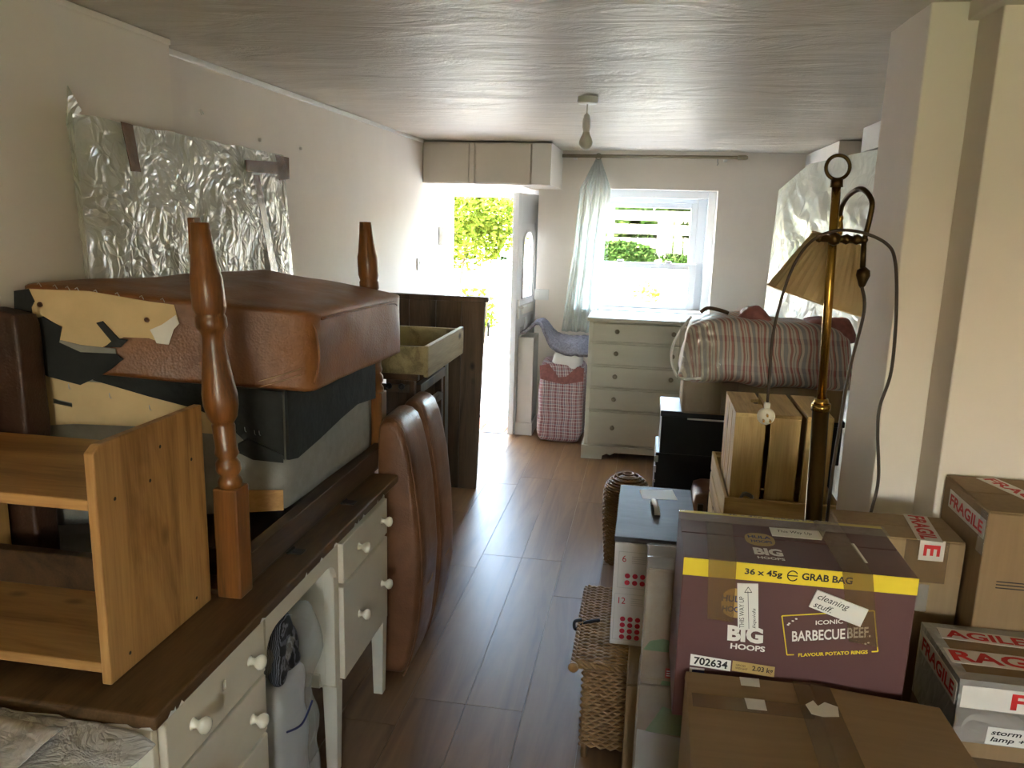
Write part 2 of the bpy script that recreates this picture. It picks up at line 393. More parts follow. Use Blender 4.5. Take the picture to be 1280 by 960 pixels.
def cut(o, solids):
    """cut real recesses (MB solids in world space) out of mesh object o"""
    tmp = []
    for k in solids:
        c = k.obj('cutter', 'white'); b = o.modifiers.new('cut', 'BOOLEAN'); b.operation = 'DIFFERENCE'; b.solver = 'EXACT'; b.object = c; tmp.append(c)
    bpy.context.view_layer.update()
    me = bpy.data.meshes.new_from_object(o.evaluated_get(bpy.context.evaluated_depsgraph_get()))
    o.modifiers.clear(); o.data = me
    for c in tmp: bpy.data.objects.remove(c)
def bez(pts, n=8):
    P = [Vector(p) for p in pts]; out = []
    for i in range(len(P) - 1):
        a, b, c, d = P[max(i - 1, 0)], P[i], P[i + 1], P[min(i + 2, len(P) - 1)]
        for j in range(n):
            t = j / n; out.append(.5 * ((2 * b) + (c - a) * t + (2 * a - 5 * b + 4 * c - d) * t * t + (3 * b - a - 3 * c + d) * t ** 3))
    return out + [P[-1]]

# ================================================================== THE ROOM
ZC = 2.22
XL, XLN, XR, YF = -1.62, -1.535, 1.40, 6.40
TOP = 4.8
# floor: subfloor + planks
fl = struct(B('floor', (-1.75, -2.7, -.06), (1.75, 6.13, -.004), 'subfloor', bevel=0))
struct(B('floor_alcove', (-.90, 6.13, -.06), (1.45, 6.42, -.001), 'floor', bevel=0))
PW, PL = .2055, 1.285
pm = {}
def plank(x, y0, y1):
    L = round(y1 - y0, 3)
    if L not in pm:
        o = B('plank', (-PW / 2 + .0011, 0, -.004), (PW / 2 - .0011, L - .0024, 0), 'floor', fl, bevel=0); pm[L] = o.data
    else:
        o = bpy.data.objects.new('plank', pm[L]); COL.objects.link(o); o.parent = fl
    o.location = Vector((x, y0, 0)) - fl.location
ends = {-2: 4.09, -1: 4.09, 0: 5.07, 1: 5.07, 2: 4.5}
for k in range(-5, 12):
    x = -.75 + (k - .5) * PW + .0
    if x < -1.70 or x > 1.68: continue
    e = {-2: 4.09, -1: 4.35, 0: 3.62, 1: 5.07, 2: 5.07}.get(k, 3.3 + ((k * 37) % 11) / 10)
    ys = sorted({round(e + j * PL, 3) for j in range(-8, 4) if -2.68 < e + j * PL < 6.12} | {-2.69, 6.128})
    for a, b in zip(ys, ys[1:]):
        if b - a > .02: plank(x, a, b)
# walls
struct(B('wall_left', (-2.0, -2.7, 0), (XLN, 2.47, TOP), 'wall', bevel=0))
struct(B('wall_left_recess', (-2.0, 2.47, 0), (XL, 6.40, TOP), 'wall', bevel=0))
DX0, DX1, DZ = -1.71, -.88, 1.92
WX0, WX1, WZ0, WZ1 = -.52, .49, .98, 1.94
wf = MB()
wf.box((-2.0, YF, 0), (DX0, 6.75, TOP)).box((DX1, YF, 0), (WX0, 6.75, TOP)).box((WX1, YF, 0), (1.8, 6.75, TOP))
wf.box((DX0, YF, DZ), (DX1, 6.75, TOP)).box((WX0, YF, WZ1), (WX1, 6.75, TOP)).box((WX0, YF, 0), (WX1, 6.75, WZ0))
struct(wf.obj('wall_far', 'wall'))
struct(B('wall_right', (XR, 2.45, 0), (1.8, 6.40, TOP), 'wall', bevel=0))
struct(B('wall_pier', (.609, 2.12, 0), (1.8, 2.45, TOP), 'wall', bevel=.004))
struct(B('wall_right_return', (.715, 1.98, 0), (1.8, 2.12, TOP), 'wall', bevel=.004))
struct(B('wall_right_near', (1.65, -2.7, 0), (2.0, 1.98, TOP), 'wall', bevel=0))
struct(B('trim_3', (.690, 1.93, 2.172), (1.65, 2.119, ZC), 'wall', bevel=.003))
wb = MB()
BX0, BX1, BZ0, BZ1 = .10, .80, 1.05, 1.85
wb.box((-2.0, -2.9, 0), (BX0, -2.7, TOP)).box((BX1, -2.9, 0), (2.0, -2.7, TOP)).box((BX0, -2.9, BZ1), (BX1, -2.7, TOP)).box((BX0, -2.9, 0), (BX1, -2.7, BZ0))
struct(wb.obj('wall_back', 'wall'))
w2 = struct(B('window_2', (BX0, -2.84, BZ0), (BX1, -2.78, BZ0 + .05), 'upvc', bevel=.003))
for x in (BX0, (BX0 + BX1) / 2 - .02, BX1 - .04): B('window_frame', (x, -2.84, BZ0 + .05), (x + .04, -2.78, BZ1 - .05), 'upvc', w2)
B('window_frame', (BX0, -2.84, BZ1 - .05), (BX1, -2.78, BZ1), 'upvc', w2)
def ceil():
    def f(u, v):
        x, y = -1.9 + 3.7 * u, -2.85 + 9.4 * v
        return (x, y, ZC + .010 * noise.noise(Vector((x * 1.1, y * 1.6, 3))) + .004 * noise.noise(Vector((x * 2, y * 6, 9))))
    m = MB().grid(f, 60, 150); m.obj_ = None
    k = len(m.v); m.box((-1.99, -2.88, ZC + .03), (1.79, 6.74, ZC + .2))
    o = bpy.data.objects
    return struct(m.obj('ceiling', 'ceiling', smooth=False))
c_ = ceil(); c_.data.polygons.foreach_set('use_smooth', [len(p.vertices) == 4 and p.index < 9000 for p in c_.data.polygons])
struct(B('roof', (-2.0, -2.9, TOP), (2.0, 6.75, TOP + .15), 'terracotta', bevel=0))
struct(B('trim_1', (XL, 2.47, ZC - .022), (XL + .012, 5.67, ZC + .0), 'white', bevel=.003))
struct(B('trim_2', (XLN, -2.7, ZC - .018), (XLN + .008, 2.47, ZC), 'wall', bevel=.003))
# wall scars
t = MB()
for i, (y, z, a) in enumerate(((2.79, 2.03, .5), (2.80, 2.035, -.6))):
    t.prism([(XL, y + math.cos(a + PI) * .025 - .0, z + .015), (XL, y, z), (XL, y + .004, z + .005)], (.004, 0, 0))
t.obj('paint_chip', 'white', bpy.data.objects['wall_left_recess'])
for y, z in ((3.22, 1.985), (3.62, 1.985)):
    MB().lathe([(.001, 0), (.008, .002), (.006, .012), (.001, .014)], (XL, y, z), (1, 0, 0), 8).obj('wall_plug', 'cupboard', bpy.data.objects['wall_left_recess'])
# boxing on the right wall under the ceiling
struct(B('trim_4', (1.10, 5.32, 2.02), (XR, 6.40, 2.212), 'wall', bevel=.003))
struct(B('trim_5', (1.072, 4.20, 2.085), (XR, 4.64, 2.212), 'white', bevel=.003))

# --- front door and frame
dr = struct(MB().box((DX0, 6.62, 0), (DX0 + .075, 6.70, DZ)).obj('door_1', 'upvc', bevel=.004))
B('door_frame', (DX0 + .075, 6.62, DZ - .06), (DX1 - .04, 6.70, DZ), 'upvc', dr, .004)
B('door_frame', (DX1 - .05, 6.62, 0), (DX1, 6.70, DZ), 'upvc', dr, .004)
B('threshold', (DX0 + .075, 6.60, -.03), (DX1 - .05, 6.72, .02), 'upvc', dr, .004)
B('threshold_strip', (-1.62, 6.115, -.002), (-.96, 6.142, .006), 'steel', dr, .002)
# terracotta tiles in the lobby
struct(B('floor_lobby', (-1.71, 6.142, -.08), (-.9, 6.60, -.012), 'subfloor', bevel=0))
for i in range(4):
    for j in range(2):
        x, y = -1.66 + i * .2, 6.15 + j * .225
        B('tile', (x, y, -.012), (x + .193, y + .218, .001), 'terracotta', bpy.data.objects['floor_lobby'], .002)
# open leaf, hinged at its far end, standing into the room
A_, Bb = Vector((-1.000, 6.060, 0)), Vector((-.925, 6.665, 0))
dv = (Bb - A_); L = dv.length; dv.normalize(); nx = Vector((dv.y, -dv.x, 0))   # nx: towards the camera side (+x)
def lf(s_, z, o): return A_ + dv * s_ + nx * o + Vector((0, 0, z))
def slab(m, s0, s1, z0, z1, o0, o1):
    return m.hexa([lf(s0, z0, o0), lf(s1, z0, o0), lf(s1, z0, o1), lf(s0, z0, o1), lf(s0, z1, o0), lf(s1, z1, o0), lf(s1, z1, o1), lf(s0, z1, o1)])
DH = 1.885
def arch(s0, s1, z0, z1, n=10):
    c = (s0 + s1) / 2; h = (s1 - s0) / 2
    return [(s0, z0), (s1, z0)] + [(c + h * math.cos(PI * i / n), z1 - h * .9 + h * .9 * math.sin(PI * i / n)) for i in range(n + 1)]
leaf = MB()
slab(leaf, 0, .10, .015, DH, -.025, .02); slab(leaf, L - .10, L, .015, DH, -.025, .02)
slab(leaf, .10, L - .10, .015, .13, -.025, .02); slab(leaf, .10, L - .10, 1.66, DH, -.025, .02)
slab(leaf, .10, L - .10, .92, 1.06, -.025, .02)
lo_ = leaf.obj('door_leaf', 'door', dr, bevel=.003)
# glazed arch surround: upper panel with an arched hole
up = MB(); ar = arch(.17, L - .17, 1.08, 1.60)
for i in range(len(ar)):
    a, b = ar[i], ar[(i + 1) % len(ar)]
    def out(p):
        s_, z = p; 
        return (.10 if s_ < L / 2 - .01 else (L - .10 if s_ > L / 2 + .01 else s_), 1.06 if z < 1.10 else min(1.66, 1.66 if z > 1.5 else z + .05))
    a2, b2 = out(a), out(b)
    up.hexa([lf(*a, -.012), lf(*b, -.012), lf(*b2, -.012), lf(*a2, -.012), lf(*a, .012), lf(*b, .012), lf(*b2, .012), lf(*a2, .012)])
up.obj('upper_panel', 'door', lo_)
MB().prism([lf(s_, z, -.004) for s_, z in ar], nx * .008).obj('arched_pane', 'glass', lo_)
MB().tube([lf(s_, z, .016) for s_, z in ar], .010, 6, True).obj('arch_moulding', 'door', lo_, smooth=True)
for s0, s1 in ((.10, L / 2 - .02), (L / 2 + .02, L - .10)):
    slab(MB(), s0, s1, .13, .92, -.015, .006).obj('lower_panel', 'door', lo_)
    slab(MB(), s0 + .05, s1 - .05, .20, .85, .006, .014).obj('raised_field', 'door', lo_, bevel=.006)
slab(MB(), L / 2 - .02, L / 2 + .02, .13, .92, -.02, .02).obj('mullion', 'door', lo_, bevel=.003)
slab(MB(), .13, L - .15, .955, 1.03, .02, .034).obj('letter_plate', 'white', lo_, bevel=.004)
hd = MB().tube([lf(.05, 1.02, .02), lf(.05, 1.02, .06), lf(.16, 1.02, .062)], .009, 8); slab(hd, .035, .065, .93, 1.08, .02, .028)
hd.obj('door_handle', 'white', lo_, smooth=False)
for z in (.25, 1.0, 1.7): MB().tube([lf(L + .008, z - .045, .02), lf(L + .008, z + .045, .02)], .010, 8).obj('hinge', 'white', dr)
# white boxed pier next to the door
p_ = struct(B('wall_stub', (-.965, 6.12, .10), (-.842, 6.40, .79), 'white', bevel=.006))
struct(B('baseboard_stub', (-.972, 6.112, 0), (-.834, 6.40, .102), 'white', bevel=.004))
# overhead cupboard
cb = thing('overhead_cupboard', 'shallow painted cupboard under the ceiling above the open front door', 'cupboard', (-1.15, 6.03, 1.92))
B('body', (XL, 5.69, 1.925), (-.70, 6.40, 2.21), 'cupboard', cb, .003)
B('cupboard_door', (-1.612, 5.672, 1.932), (-1.285, 5.69, 2.20), 'cupboard', cb, .003)
B('stile', (-1.275, 5.665, 1.928), (-1.245, 5.69, 2.205), 'cupboard', cb, .003)
B('cupboard_door', (-1.235, 5.672, 1.932), (-.845, 5.69, 2.20), 'cupboard', cb, .003)
B('end_panel', (-.835, 5.668, 1.928), (-.70, 5.69, 2.205), 'white', cb, .003)

# --- window
w1 = struct(MB().box((WX0, 6.54, WZ0 + .03), (WX0 + .06, 6.66, WZ1)).obj('window_1', 'upvc', bevel=.004))
B('window_frame', (WX1 - .06, 6.54, WZ0 + .03), (WX1, 6.66, WZ1), 'upvc', w1, .004)
B('window_frame', (WX0 + .06, 6.54, WZ1 - .06), (WX1 - .06, 6.66, WZ1), 'upvc', w1, .004)
B('window_sill', (WX0 - .02, 6.36, WZ0), (WX1 + .02, 6.66, WZ0 + .03), 'white', w1, .004)
def sash(x0, x1, z0, z1, y, st, name):
    m = MB(); m.box((x0, y, z0), (x0 + st, y + .04, z1)).box((x1 - st, y, z0), (x1, y + .04, z1)).box((x0 + st, y, z1 - .045), (x1 - st, y + .04, z1)).box((x0 + st, y, z0), (x1 - st, y + .04, z0 + .045))
    o = m.obj(name, 'upvc', w1, bevel=.004)
    B('pane', (x0 + st, y + .016, z0 + .045), (x1 - st, y + .022, z1 - .045), 'glass', o, 0)
    return o
B('window_frame', (WX1 - .13, 6.60, WZ0 + .03), (WX1 - .06, 6.66, WZ1 - .06), 'upvc', w1, .004)
B('window_frame', (WX0 + .06, 6.60, WZ1 - .095), (WX1 - .13, 6.66, WZ1 - .055), 'upvc', w1, .004)
sash(WX0 + .06, WX1 - .13, 1.325, WZ1 - .09, 6.61, .05, 'upper_sash')
lsh = sash(WX0 + .06, WX1 - .115, WZ0 + .03, 1.375, 6.565, .055, 'lower_sash')
for x in (-.25, .13): B('sash_latch', (x, 6.565, 1.375), (x + .05, 6.60, 1.392), 'steel', lsh, .004)

# --- fittings
def plate(name, label, c, n, w, h, cat):
    t = thing(name, label, cat, c); c = Vector(c); n = Vector(n); r = Vector((0, 0, 1)).cross(n)
    def q(a, b, o): return c + r * a * w + Vector((0, 0, b * h)) + n * o
    def sl(s_, o0, o1): return MB().hexa([q(-s_, -s_, o0), q(s_, -s_, o0), q(s_, s_, o0), q(-s_, s_, o0), q(-s_, -s_, o1), q(s_, -s_, o1), q(s_, s_, o1), q(-s_, s_, o1)])
    sl(.5, 0, .01).obj('plate', 'plastic', t, bevel=.002); return t, q
t, q = plate('light_switch', 'white light switch on the bare left wall before the front door', (XL, 5.58, 1.357), (1, 0, 0), .085, .085, 'switch')
MB().hexa([q(-.12, -.2, .01), q(.12, -.2, .01), q(.12, .2, .01), q(-.12, .2, .01), q(-.12, -.2, .013), q(.12, -.2, .013), q(.12, .2, .017), q(-.12, .2, .017)]).obj('rocker', 'plastic', t)
t, q = plate('socket_plate', 'white double switch plate on the far wall between door and window', (-.83, YF, 1.10), (0, -1, 0), .115, .085, 'socket')
for s_ in (-.25, .25):
    MB().hexa([q(s_ - .1, -.25, .01), q(s_ + .1, -.25, .01), q(s_ + .1, .25, .01), q(s_ - .1, .25, .01), q(s_ - .1, -.25, .013), q(s_ + .1, -.25, .013), q(s_ + .1, .25, .016), q(s_ - .1, .25, .016)]).obj('rocker', 'plastic', t)
t = thing('door_sensor', 'small white plastic chime box on the left wall by the door', 'sensor', (XL, 6.18, 1.47))
B('case', (XL, 6.14, 1.47), (XL + .035, 6.22, 1.62), 'plastic', t, .006); B('cover', (XL + .035, 6.147, 1.477), (XL + .042, 6.213, 1.613), 'plastic', t, .003)
# pendant
t = thing('pendant_light', 'bare unlit pendant bulb hanging from a white ceiling rose', 'lamp', (-.30, 3.622, ZC))
MB().lathe([(.045, 0), (.045, -.022), (.04, -.028), (.008, -.03)], (-.30, 3.622, ZC - .004), n=24).obj('ceiling_rose', 'plastic', t, smooth=False)
MB().tube([(-.30, 3.622, ZC - .03), (-.30, 3.622, 2.135)], .004, 6).obj('flex', 'plastic', t)
MB().lathe([(.006, .035), (.012, .03), (.014, .015), (.017, .012), (.017, -.02), (.014, -.03), (.014, -.04)], (-.30, 3.622, 2.112), n=16).obj('lamp_holder', 'plastic', t, smooth=True)
MB().lathe([(.013, .0), (.015, -.012), (.024, -.028), (.030, -.045), (.029, -.058), (.021, -.071), (.009, -.078), (.001, -.079)], (-.30, 3.622, 2.076), n=20).obj('bulb', 'bulb', t, smooth=True)
# rail + curtain
t = thing('curtain_rail', 'pale wooden curtain pole above the window', 'curtain pole', (0, 6.3, 2.17))
MB().tube([(-.695, 6.30, 2.172), (.60, 6.30, 2.178)], .013, 12).obj('pole', 'rail', t, smooth=True)
MB().lathe([(.014, 0), (.018, .01), (.018, .06), (.012, .075), (.002, .078)], (.60, 6.30, 2.178), (1, 0, .003), 12).obj('end_cap', 'rail', t, smooth=True)
for x in (-.60, .52):
    MB().box((x - .012, 6.30, 2.15), (x + .012, 6.40, 2.165)).obj('bracket', 'plastic', t); 
MB().tube([(.46, 6.30, 2.165), (.46, 6.295, 2.145), (.465, 6.295, 2.13), (.458, 6.30, 2.12)], .003, 6).obj('hook', 'steel', t)
MB().tube([(-.42 + .022 * math.cos(a), 6.30 + .002 * math.sin(a), 2.17 + .022 * math.sin(a)) for a in [2 * PI * i / 14 for i in range(14)]], .004, 6, True).obj('curtain_ring', 'rail', t, smooth=True)
def cur(u, v):
    z = 2.152 - v * 1.33
    sp = .02 + .10 * min(1, v * 6) + .07 * max(0, v - .5)
    c = -.42 - .03 * min(1, v * 3) - .07 * max(0, v - .3)
    x = c + (u - .5) * 2 * sp; y = 6.30 + .035 * min(1, v * 3) + (.028 if v < .02 else .022) * math.sin(u * 24 + v * 2.0) + .015 * math.sin(u * 51 + 3 * v) + .015 * noise.noise(Vector((u * 3, v * 5, 1)))
    return (x, y, z)
tag(MB().grid(cur, 70, 50).obj('sheer_curtain', 'sheer', smooth=True, solid=.0008), 'narrow white sheer curtain gathered on the pole at the left window edge', 'curtain')

# ================================================================== OUTSIDE
struct(B('ground_road', (-14, 6.75, -.4), (14, 40, -.10), 'tarmac', bevel=0))
struct(B('ground_garden', (-14, -20, -.4), (14, -2.9, -.10), 'grass', bevel=0))
struct(B('door_step', (-1.75, 6.75, -.12), (-.8, 7.15, -.03), 'tarmac', bevel=.01))
gw = tag(MB().box((-8, 11.0, -.10), (6, 11.25, 1.08)).obj('garden_wall', 'render', bevel=.02), 'low white rendered wall across the road', 'wall')
fe = thing('slatted_fence', 'tall pale horizontal slat fence behind the white wall', 'fence', (-1, 11.6, -.10))
for i in range(7):
    B('slat', (-8, 11.62, .95 + i * .19), (6, 11.645, .95 + i * .19 + .135), 'fence', fe, .004)
for x in (-7.8, -5.4, -3, -.6, 1.8, 4.2): B('post', (x, 11.65, -.10), (x + .09, 11.74, 2.30), 'fence', fe, .005)
def leaves(name, label, c, rad, n, size, mat, cat='shrub', group=None, stem=True):
    t = thing(name, label, cat, (c[0], c[1], -.10), group); m = MB(); rn = random.Random(int(c[0] * 97 + c[2] * 31) & 9999)
    for _ in range(n):
        while True:
            d = Vector((rn.uniform(-1, 1), rn.uniform(-1, 1), rn.uniform(-1, 1)))
            if .25 < d.length < 1: break
        p = Vector(c) + Vector((d.x * rad[0], d.y * rad[1], d.z * rad[2]))
        p += Vector([noise.noise(p * 2.5 + Vector((k * 9, 0, 0))) * min(.22, rad[1]) for k in range(3)])
        a = Vector((rn.gauss(0, 1), rn.gauss(0, 1), rn.gauss(0, .7))).normalized(); b = a.orthogonal().normalized(); b = Matrix.Rotation(rn.uniform(0, 6.3), 3, a) @ b
        s_ = size * rn.uniform(.6, 1.2)
        m.add([p - a * s_, p + b * s_ * .42, p + a * s_, p - b * s_ * .42], [(0, 1, 2, 3)])
    m.obj('foliage', mat, t)
    if stem:
        st = MB()
        for k in range(3):
            x = c[0] + (k - 1) * rad[0] * .35
            st.tube(bez([(c[0] + (k - 1) * .05, c[1], -.10), (c[0] + (k - 1) * .1, c[1], c[2] * .5), (x, c[1], c[2] + rad[2] * .4)], 4), .022, 6)
        st.obj('stems', 'bark', t)
leaves('leafy_tree', 'yellow green leafy tree seen through the open door', (-2.5, 10.2, 1.75), (1.0, .5, .70), 11000, .045, 'leaf', 'tree')
leaves('leafy_tree', 'dense green tree rising behind the slatted fence', (-3.3, 12.9, 1.7), (1.6, .6, .75), 6000, .07, 'leaf2', 'tree')
leaves('added_dark_bank', 'dark leaf bank added behind the fence to darken its gaps', (.7, 12.5, 1.35), (1.9, .35, .85), 7000, .11, 'leaf2', 'shrub')  # bank added behind the slats to keep their gaps dark
for i, (x, y, z, rx, rz, n, mt, lb) in enumerate((
        (-.62, 11.43, 1.22, .75, .22, 2600, 'leaf2', 'green hedge under the fence slats, at the left half of the window'),
        (.78, 11.43, 1.24, .6, .22, 2000, 'leaf2', 'green hedge under the fence slats, at the right half of the window'),
        (.05, 10.5, .55, .20, .36, 160, 'leaf', 'sparse yellow green plant in front of the white wall outside the window'),
        (-.62, 10.6, .35, .22, .3, 120, 'leaf2', 'sparse green plant in front of the white wall beside the curtain'),
        (-2.2, 10.45, .50, .32, .34, 260, 'leaf', 'sparse young plant by the white wall seen through the doorway'))):
    leaves('garden_plant', lb, (x, y, z), (rx, .18 if y < 11 else .08, rz), n, .06, mt)

# ================================================================== LEFT SIDE
# --- painted desk
dk_ = thing('pedestal_desk', 'cream painted pedestal desk with dark wooden top and white knobs', 'desk', (-1.09, 1.88, 0))
B('desk_top', (-1.36, 1.165, .772), (-.825, 2.60, .800), 'desktop', dk_, .005)
def knob(y, z, parent, x=-.838, k=1.0, mat='knob', ax=(1, 0, 0)):
    MB().lathe([(.013 * k, 0), (.009 * k, .004), (.008 * k, .012), (.015 * k, .019), (.018 * k, .026), (.015 * k, .034), (.006 * k, .038), (.001, .0385)], (x, y, z) if ax[0] else (y, x, z), ax, 16).obj('knob', mat, parent, smooth=True)
m = MB().box((-1.34, 1.19, .12), (-.882, 1.625, .772)); m.obj('left_pedestal', 'cream', dk_, bevel=.003)
for z0, z1 in ((.63, .762), (.475, .62), (.32, .465), (.14, .31)):
    d = B('drawer', (-.880, 1.212, z0), (-.838, 1.606, z1), 'cream', dk_, .003)
    for y in (1.30, 1.535): knob(y, (z0 + z1) / 2, d)
    if z0 > .6: cut(d, [MB().box((-.876, 1.415, .694), (-.83, 1.429, .717))])
B('right_pedestal', (-1.34, 2.064, .29), (-.882, 2.53, .772), 'cream', dk_, .003)
for y0, y1, z0 in ((1.19, 1.208, .12), (1.610, 1.625, .12), (2.064, 2.101, .29), (2.519, 2.53, .29)): B('stile', (-.884, y0, z0), (-.852, y1, .772), 'cream', dk_, .002)
for y0, y1, z0 in ((1.208, 1.610, .765), (2.101, 2.519, .747)): B('top_rail', (-.884, y0, z0), (-.854, y1, .772), 'cream', dk_, .001)
rc_ = random.Random(5)
for i in range(14):
    y = rc_.uniform(1.2, 2.5); MB().prism([(-.8249, y, .776), (-.8249, y + rc_.uniform(.006, .03), .775), (-.8249, y + .01, .784)], (.0006, 0, 0)).obj('paint_chip', 'white', dk_)
for x, w in ((-1.10, .10), (-.93, .06), (-.86, .03)): MB().prism([(x, 1.1649, .774), (x + w, 1.1649, .774), (x + w * .8, 1.1649, .780), (x + w * .2, 1.1649, .777)], (0, -.0006, 0)).obj('paint_chip', 'white', dk_)
B('bottom_rail', (-1.30, 2.058, .29), (-.90, 2.066, .335), 'cream', dk_, .002)
for z0, z1 in ((.615, .742), (.30, .603)):
    d = B('drawer', (-.880, 2.106, z0), (-.838, 2.515, z1), 'cream', dk_, .003)
    for y in (2.235, 2.455): knob(y, (z0 + z1) / 2 + .002, d)
for x0, x1 in ((-.892, -.846), (-1.34, -1.295)):
    for y0, y1 in ((2.058, 2.104), (2.488, 2.534)):
        MB().hexa([(x0 + .006, y0 + .006, 0), (x1 - .006, y0 + .006, 0), (x1 - .006, y1 - .006, 0), (x0 + .006, y1 - .006, 0), (x0, y0, .30), (x1, y0, .30), (x1, y1, .30), (x0, y1, .30)]).obj('leg', 'cream', dk_, bevel=.002)
    for y0, y1 in ((1.192, 1.236), (1.58, 1.624)): B('leg', (x0, y0, 0), (x1, y1, .125), 'cream', dk_)
ap = [(-.862, 1.625, .772), (-.862, 1.625, .655)] + [(-.862, 1.625 + .07 * (1 - math.cos(a)), .655 + .055 * math.sin(a)) for a in [PI / 2 * i / 6 for i in range(1, 7)]]
ap += [(-.862, 2.064 - .07 * (1 - math.cos(a)), .655 + .055 * math.sin(a)) for a in [PI / 2 * i / 6 for i in range(6, 0, -1)]] + [(-.862, 2.064, .655), (-.862, 2.064, .772)]
MB().prism(ap, (.018, 0, 0)).obj('apron', 'cream', dk_)
B('back_panel', (-1.34, 1.625, .30), (-1.32, 2.064, .772), 'cream', dk_, 0)
# --- upturned table
tb = thing('upturned_table', 'upside down dark drop leaf table lying on the desk, turned legs in the air', 'table', (-1.12, 2.09, .80))
B('table_top', (-1.34, 1.63, .7995), (-.915, 2.75, .812), 'apron', tb, .002)
B('side_rail', (-.945, 1.675, .811), (-.908, 2.69, .884), 'apron', tb, .003)
B('side_rail', (-1.34, 1.70, .811), (-1.315, 2.50, .884), 'apron', tb, .003)
B('end_rail', (-1.32, 1.70, .811), (-.945, 1.725, .884), 'apron', tb, .003)
prof = [(278, 10), (279, 11), (300, 12.5), (330, 16), (337, 17), (345, 19), (360, 19.5), (380, 19.5), (386, 18), (390, 16.5), (394, 18.5), (405, 18.5), (409, 16), (412, 14), (418, 13), (430, 13.5), (460, 17), (490, 21), (505, 21), (520, 18), (528, 13), (531, 14), (560, 13), (568, 15), (574, 11), (580, 15), (590, 15.5), (597, 11.5), (604, 15), (612, 15)]
pz = [(r * .00185, 1.07 + (612 - y) * .0018) for y, r in prof][::-1]
for cx, cy, lean in ((-.928, 1.645, -.075), (-.945, 2.718, -.06)):
    lg = B('leg', (cx - .030, cy - .030, .7998), (cx + .030, cy + .030, 1.07), 'leg', tb, .004)
    tm = MB().lathe(pz, (cx, cy, 0), n=24)
    for v in tm.v: v.x += lean * (v.z - 1.07)
    tm.obj('turned_shaft', 'leg', lg, smooth=True)
    if cy < 2: MB().box((cx + lean * .6 - .021, cy - .014, 1.60), (cx + lean * .6 - .003, cy + .014, 1.681)).obj('split_end', 'leg', lg, bevel=.003)
for y in (1.90, 2.29): 
    h = B('hinge', (-.912, y - .016, .7998), (-.868, y + .016, .804), 'darkmetal', tb, .001)
    MB().tube([(-.905, y - .02, .804), (-.905, y + .02, .804)], .004, 6).obj('hinge_pin', 'darkmetal', h)
# --- pine shelf unit on the desk
sh = thing('pine_shelf_unit', 'open knotty pine shelf unit standing on the desk corner', 'shelf', (-1.23, 1.42, .80))
MB().prism([(-.985, 1.24, .80), (-.985, 1.602, .80), (-.985, 1.602, 1.272), (-.985, 1.262, 1.275), (-.985, 1.24, 1.262)], (.020, 0, 0)).obj('side_panel', 'pine_side', sh, bevel=.003)
MB().prism([(-1.505, 1.24, .80), (-1.505, 1.602, .80), (-1.505, 1.602, 1.272), (-1.505, 1.262, 1.275), (-1.505, 1.24, 1.262)], (.020, 0, 0)).obj('side_panel', 'pine_side', sh, bevel=.003)
B('shelf_board', (-1.485, 1.242, 1.150), (-.985, 1.60, 1.172), 'pine_x', sh, .003)
B('shelf_board', (-1.485, 1.242, .822), (-.985, 1.60, .843), 'pine_x', sh, .003)
for y, z in ((1.29, 1.16), (1.40, 1.16), (1.55, 1.16), (1.30, .835), (1.54, .835), (1.44, 1.22)):
    MB().lathe([(.001, 0), (.004, .0005), (.003, .001)], (-.965, y, z), (1, 0, 0), 8).obj('screw', 'darkmetal', sh)
tag(MB().box((-1.45, 1.50, .8435), (-1.0, 1.53, .925)).obj('wooden_plank', 'apron', bevel=.003), 'short dark plank standing on the lower board of the pine shelf', 'plank')
# --- upholstered blocks
def quad_block(nl, nr, fr, fl_, zb, zt): # z lists in same order
    P = [nl, nr, fr, fl_]; return [(*P[i], zb[i]) for i in range(4)] + [(*P[i], zt[i]) for i in range(4)]
b1 = quad_block((-1.50, 1.71), (-.862, 1.975), (-.840, 2.695), (-1.30, 2.60), (1.295, 1.222, 1.220, 1.29), (1.515, 1.443, 1.428, 1.505))
lb1 = thing('leather_seat_section', 'tan leather sofa seat turned over, torn end showing cream board, topmost of the pile', 'sofa section', (-1.15, 2.2, 1.22))
def crown(p, q):
    return p + Vector((0, 0, .018 * (1 - abs(q[0])) * (1 - abs(q[1])) * (1 if q[2] > .5 else 0)))
cover1 = MB().soft(b1, 26, .09, .010, 4, crown).obj('leather_cover', 'leather', lb1, smooth=True)
NF1 = (Vector((-1.50, 1.71, 0)), Vector((-.862, 1.975, 0)))
def face(NF, n_off):
    a, b = NF; d = (b - a); n = Vector((d.y, -d.x, 0)).normalized()
    return lambda u, z, o=0: a + d * u + n * (n_off + o) + Vector((0, 0, z)), n
F1, n1 = face(NF1, .006)
cream1 = [(.035, 1.500), (.236, 1.495), (.432, 1.470), (.515, 1.462), (.525, 1.428), (.505, 1.405), (.473, 1.364), (.423, 1.378), (.339, 1.381), (.266, 1.356), (.197, 1.362), (.129, 1.375), (.141, 1.409), (.059, 1.433), (.035, 1.428), (.045, 1.465)]
board1 = patch('torn_board', [F1(u, z) for u, z in cream1], 'creamboard', lb1, n1, .004)
black1 = [(.0, 1.495), (.045, 1.500), (.060, 1.470), (.048, 1.455), (.050, 1.428), (.083, 1.433), (.14, 1.406), (.127, 1.37), (.194, 1.345), (.31, 1.340), (.334, 1.326), (.29, 1.30), (.246, 1.282), (.185, 1.262), (.082, 1.285), (.012, 1.317), (-.008, 1.416)]
patch('torn_lining', [F1(u, z, .004) for u, z in black1], 'blackcloth', lb1, n1, .006)
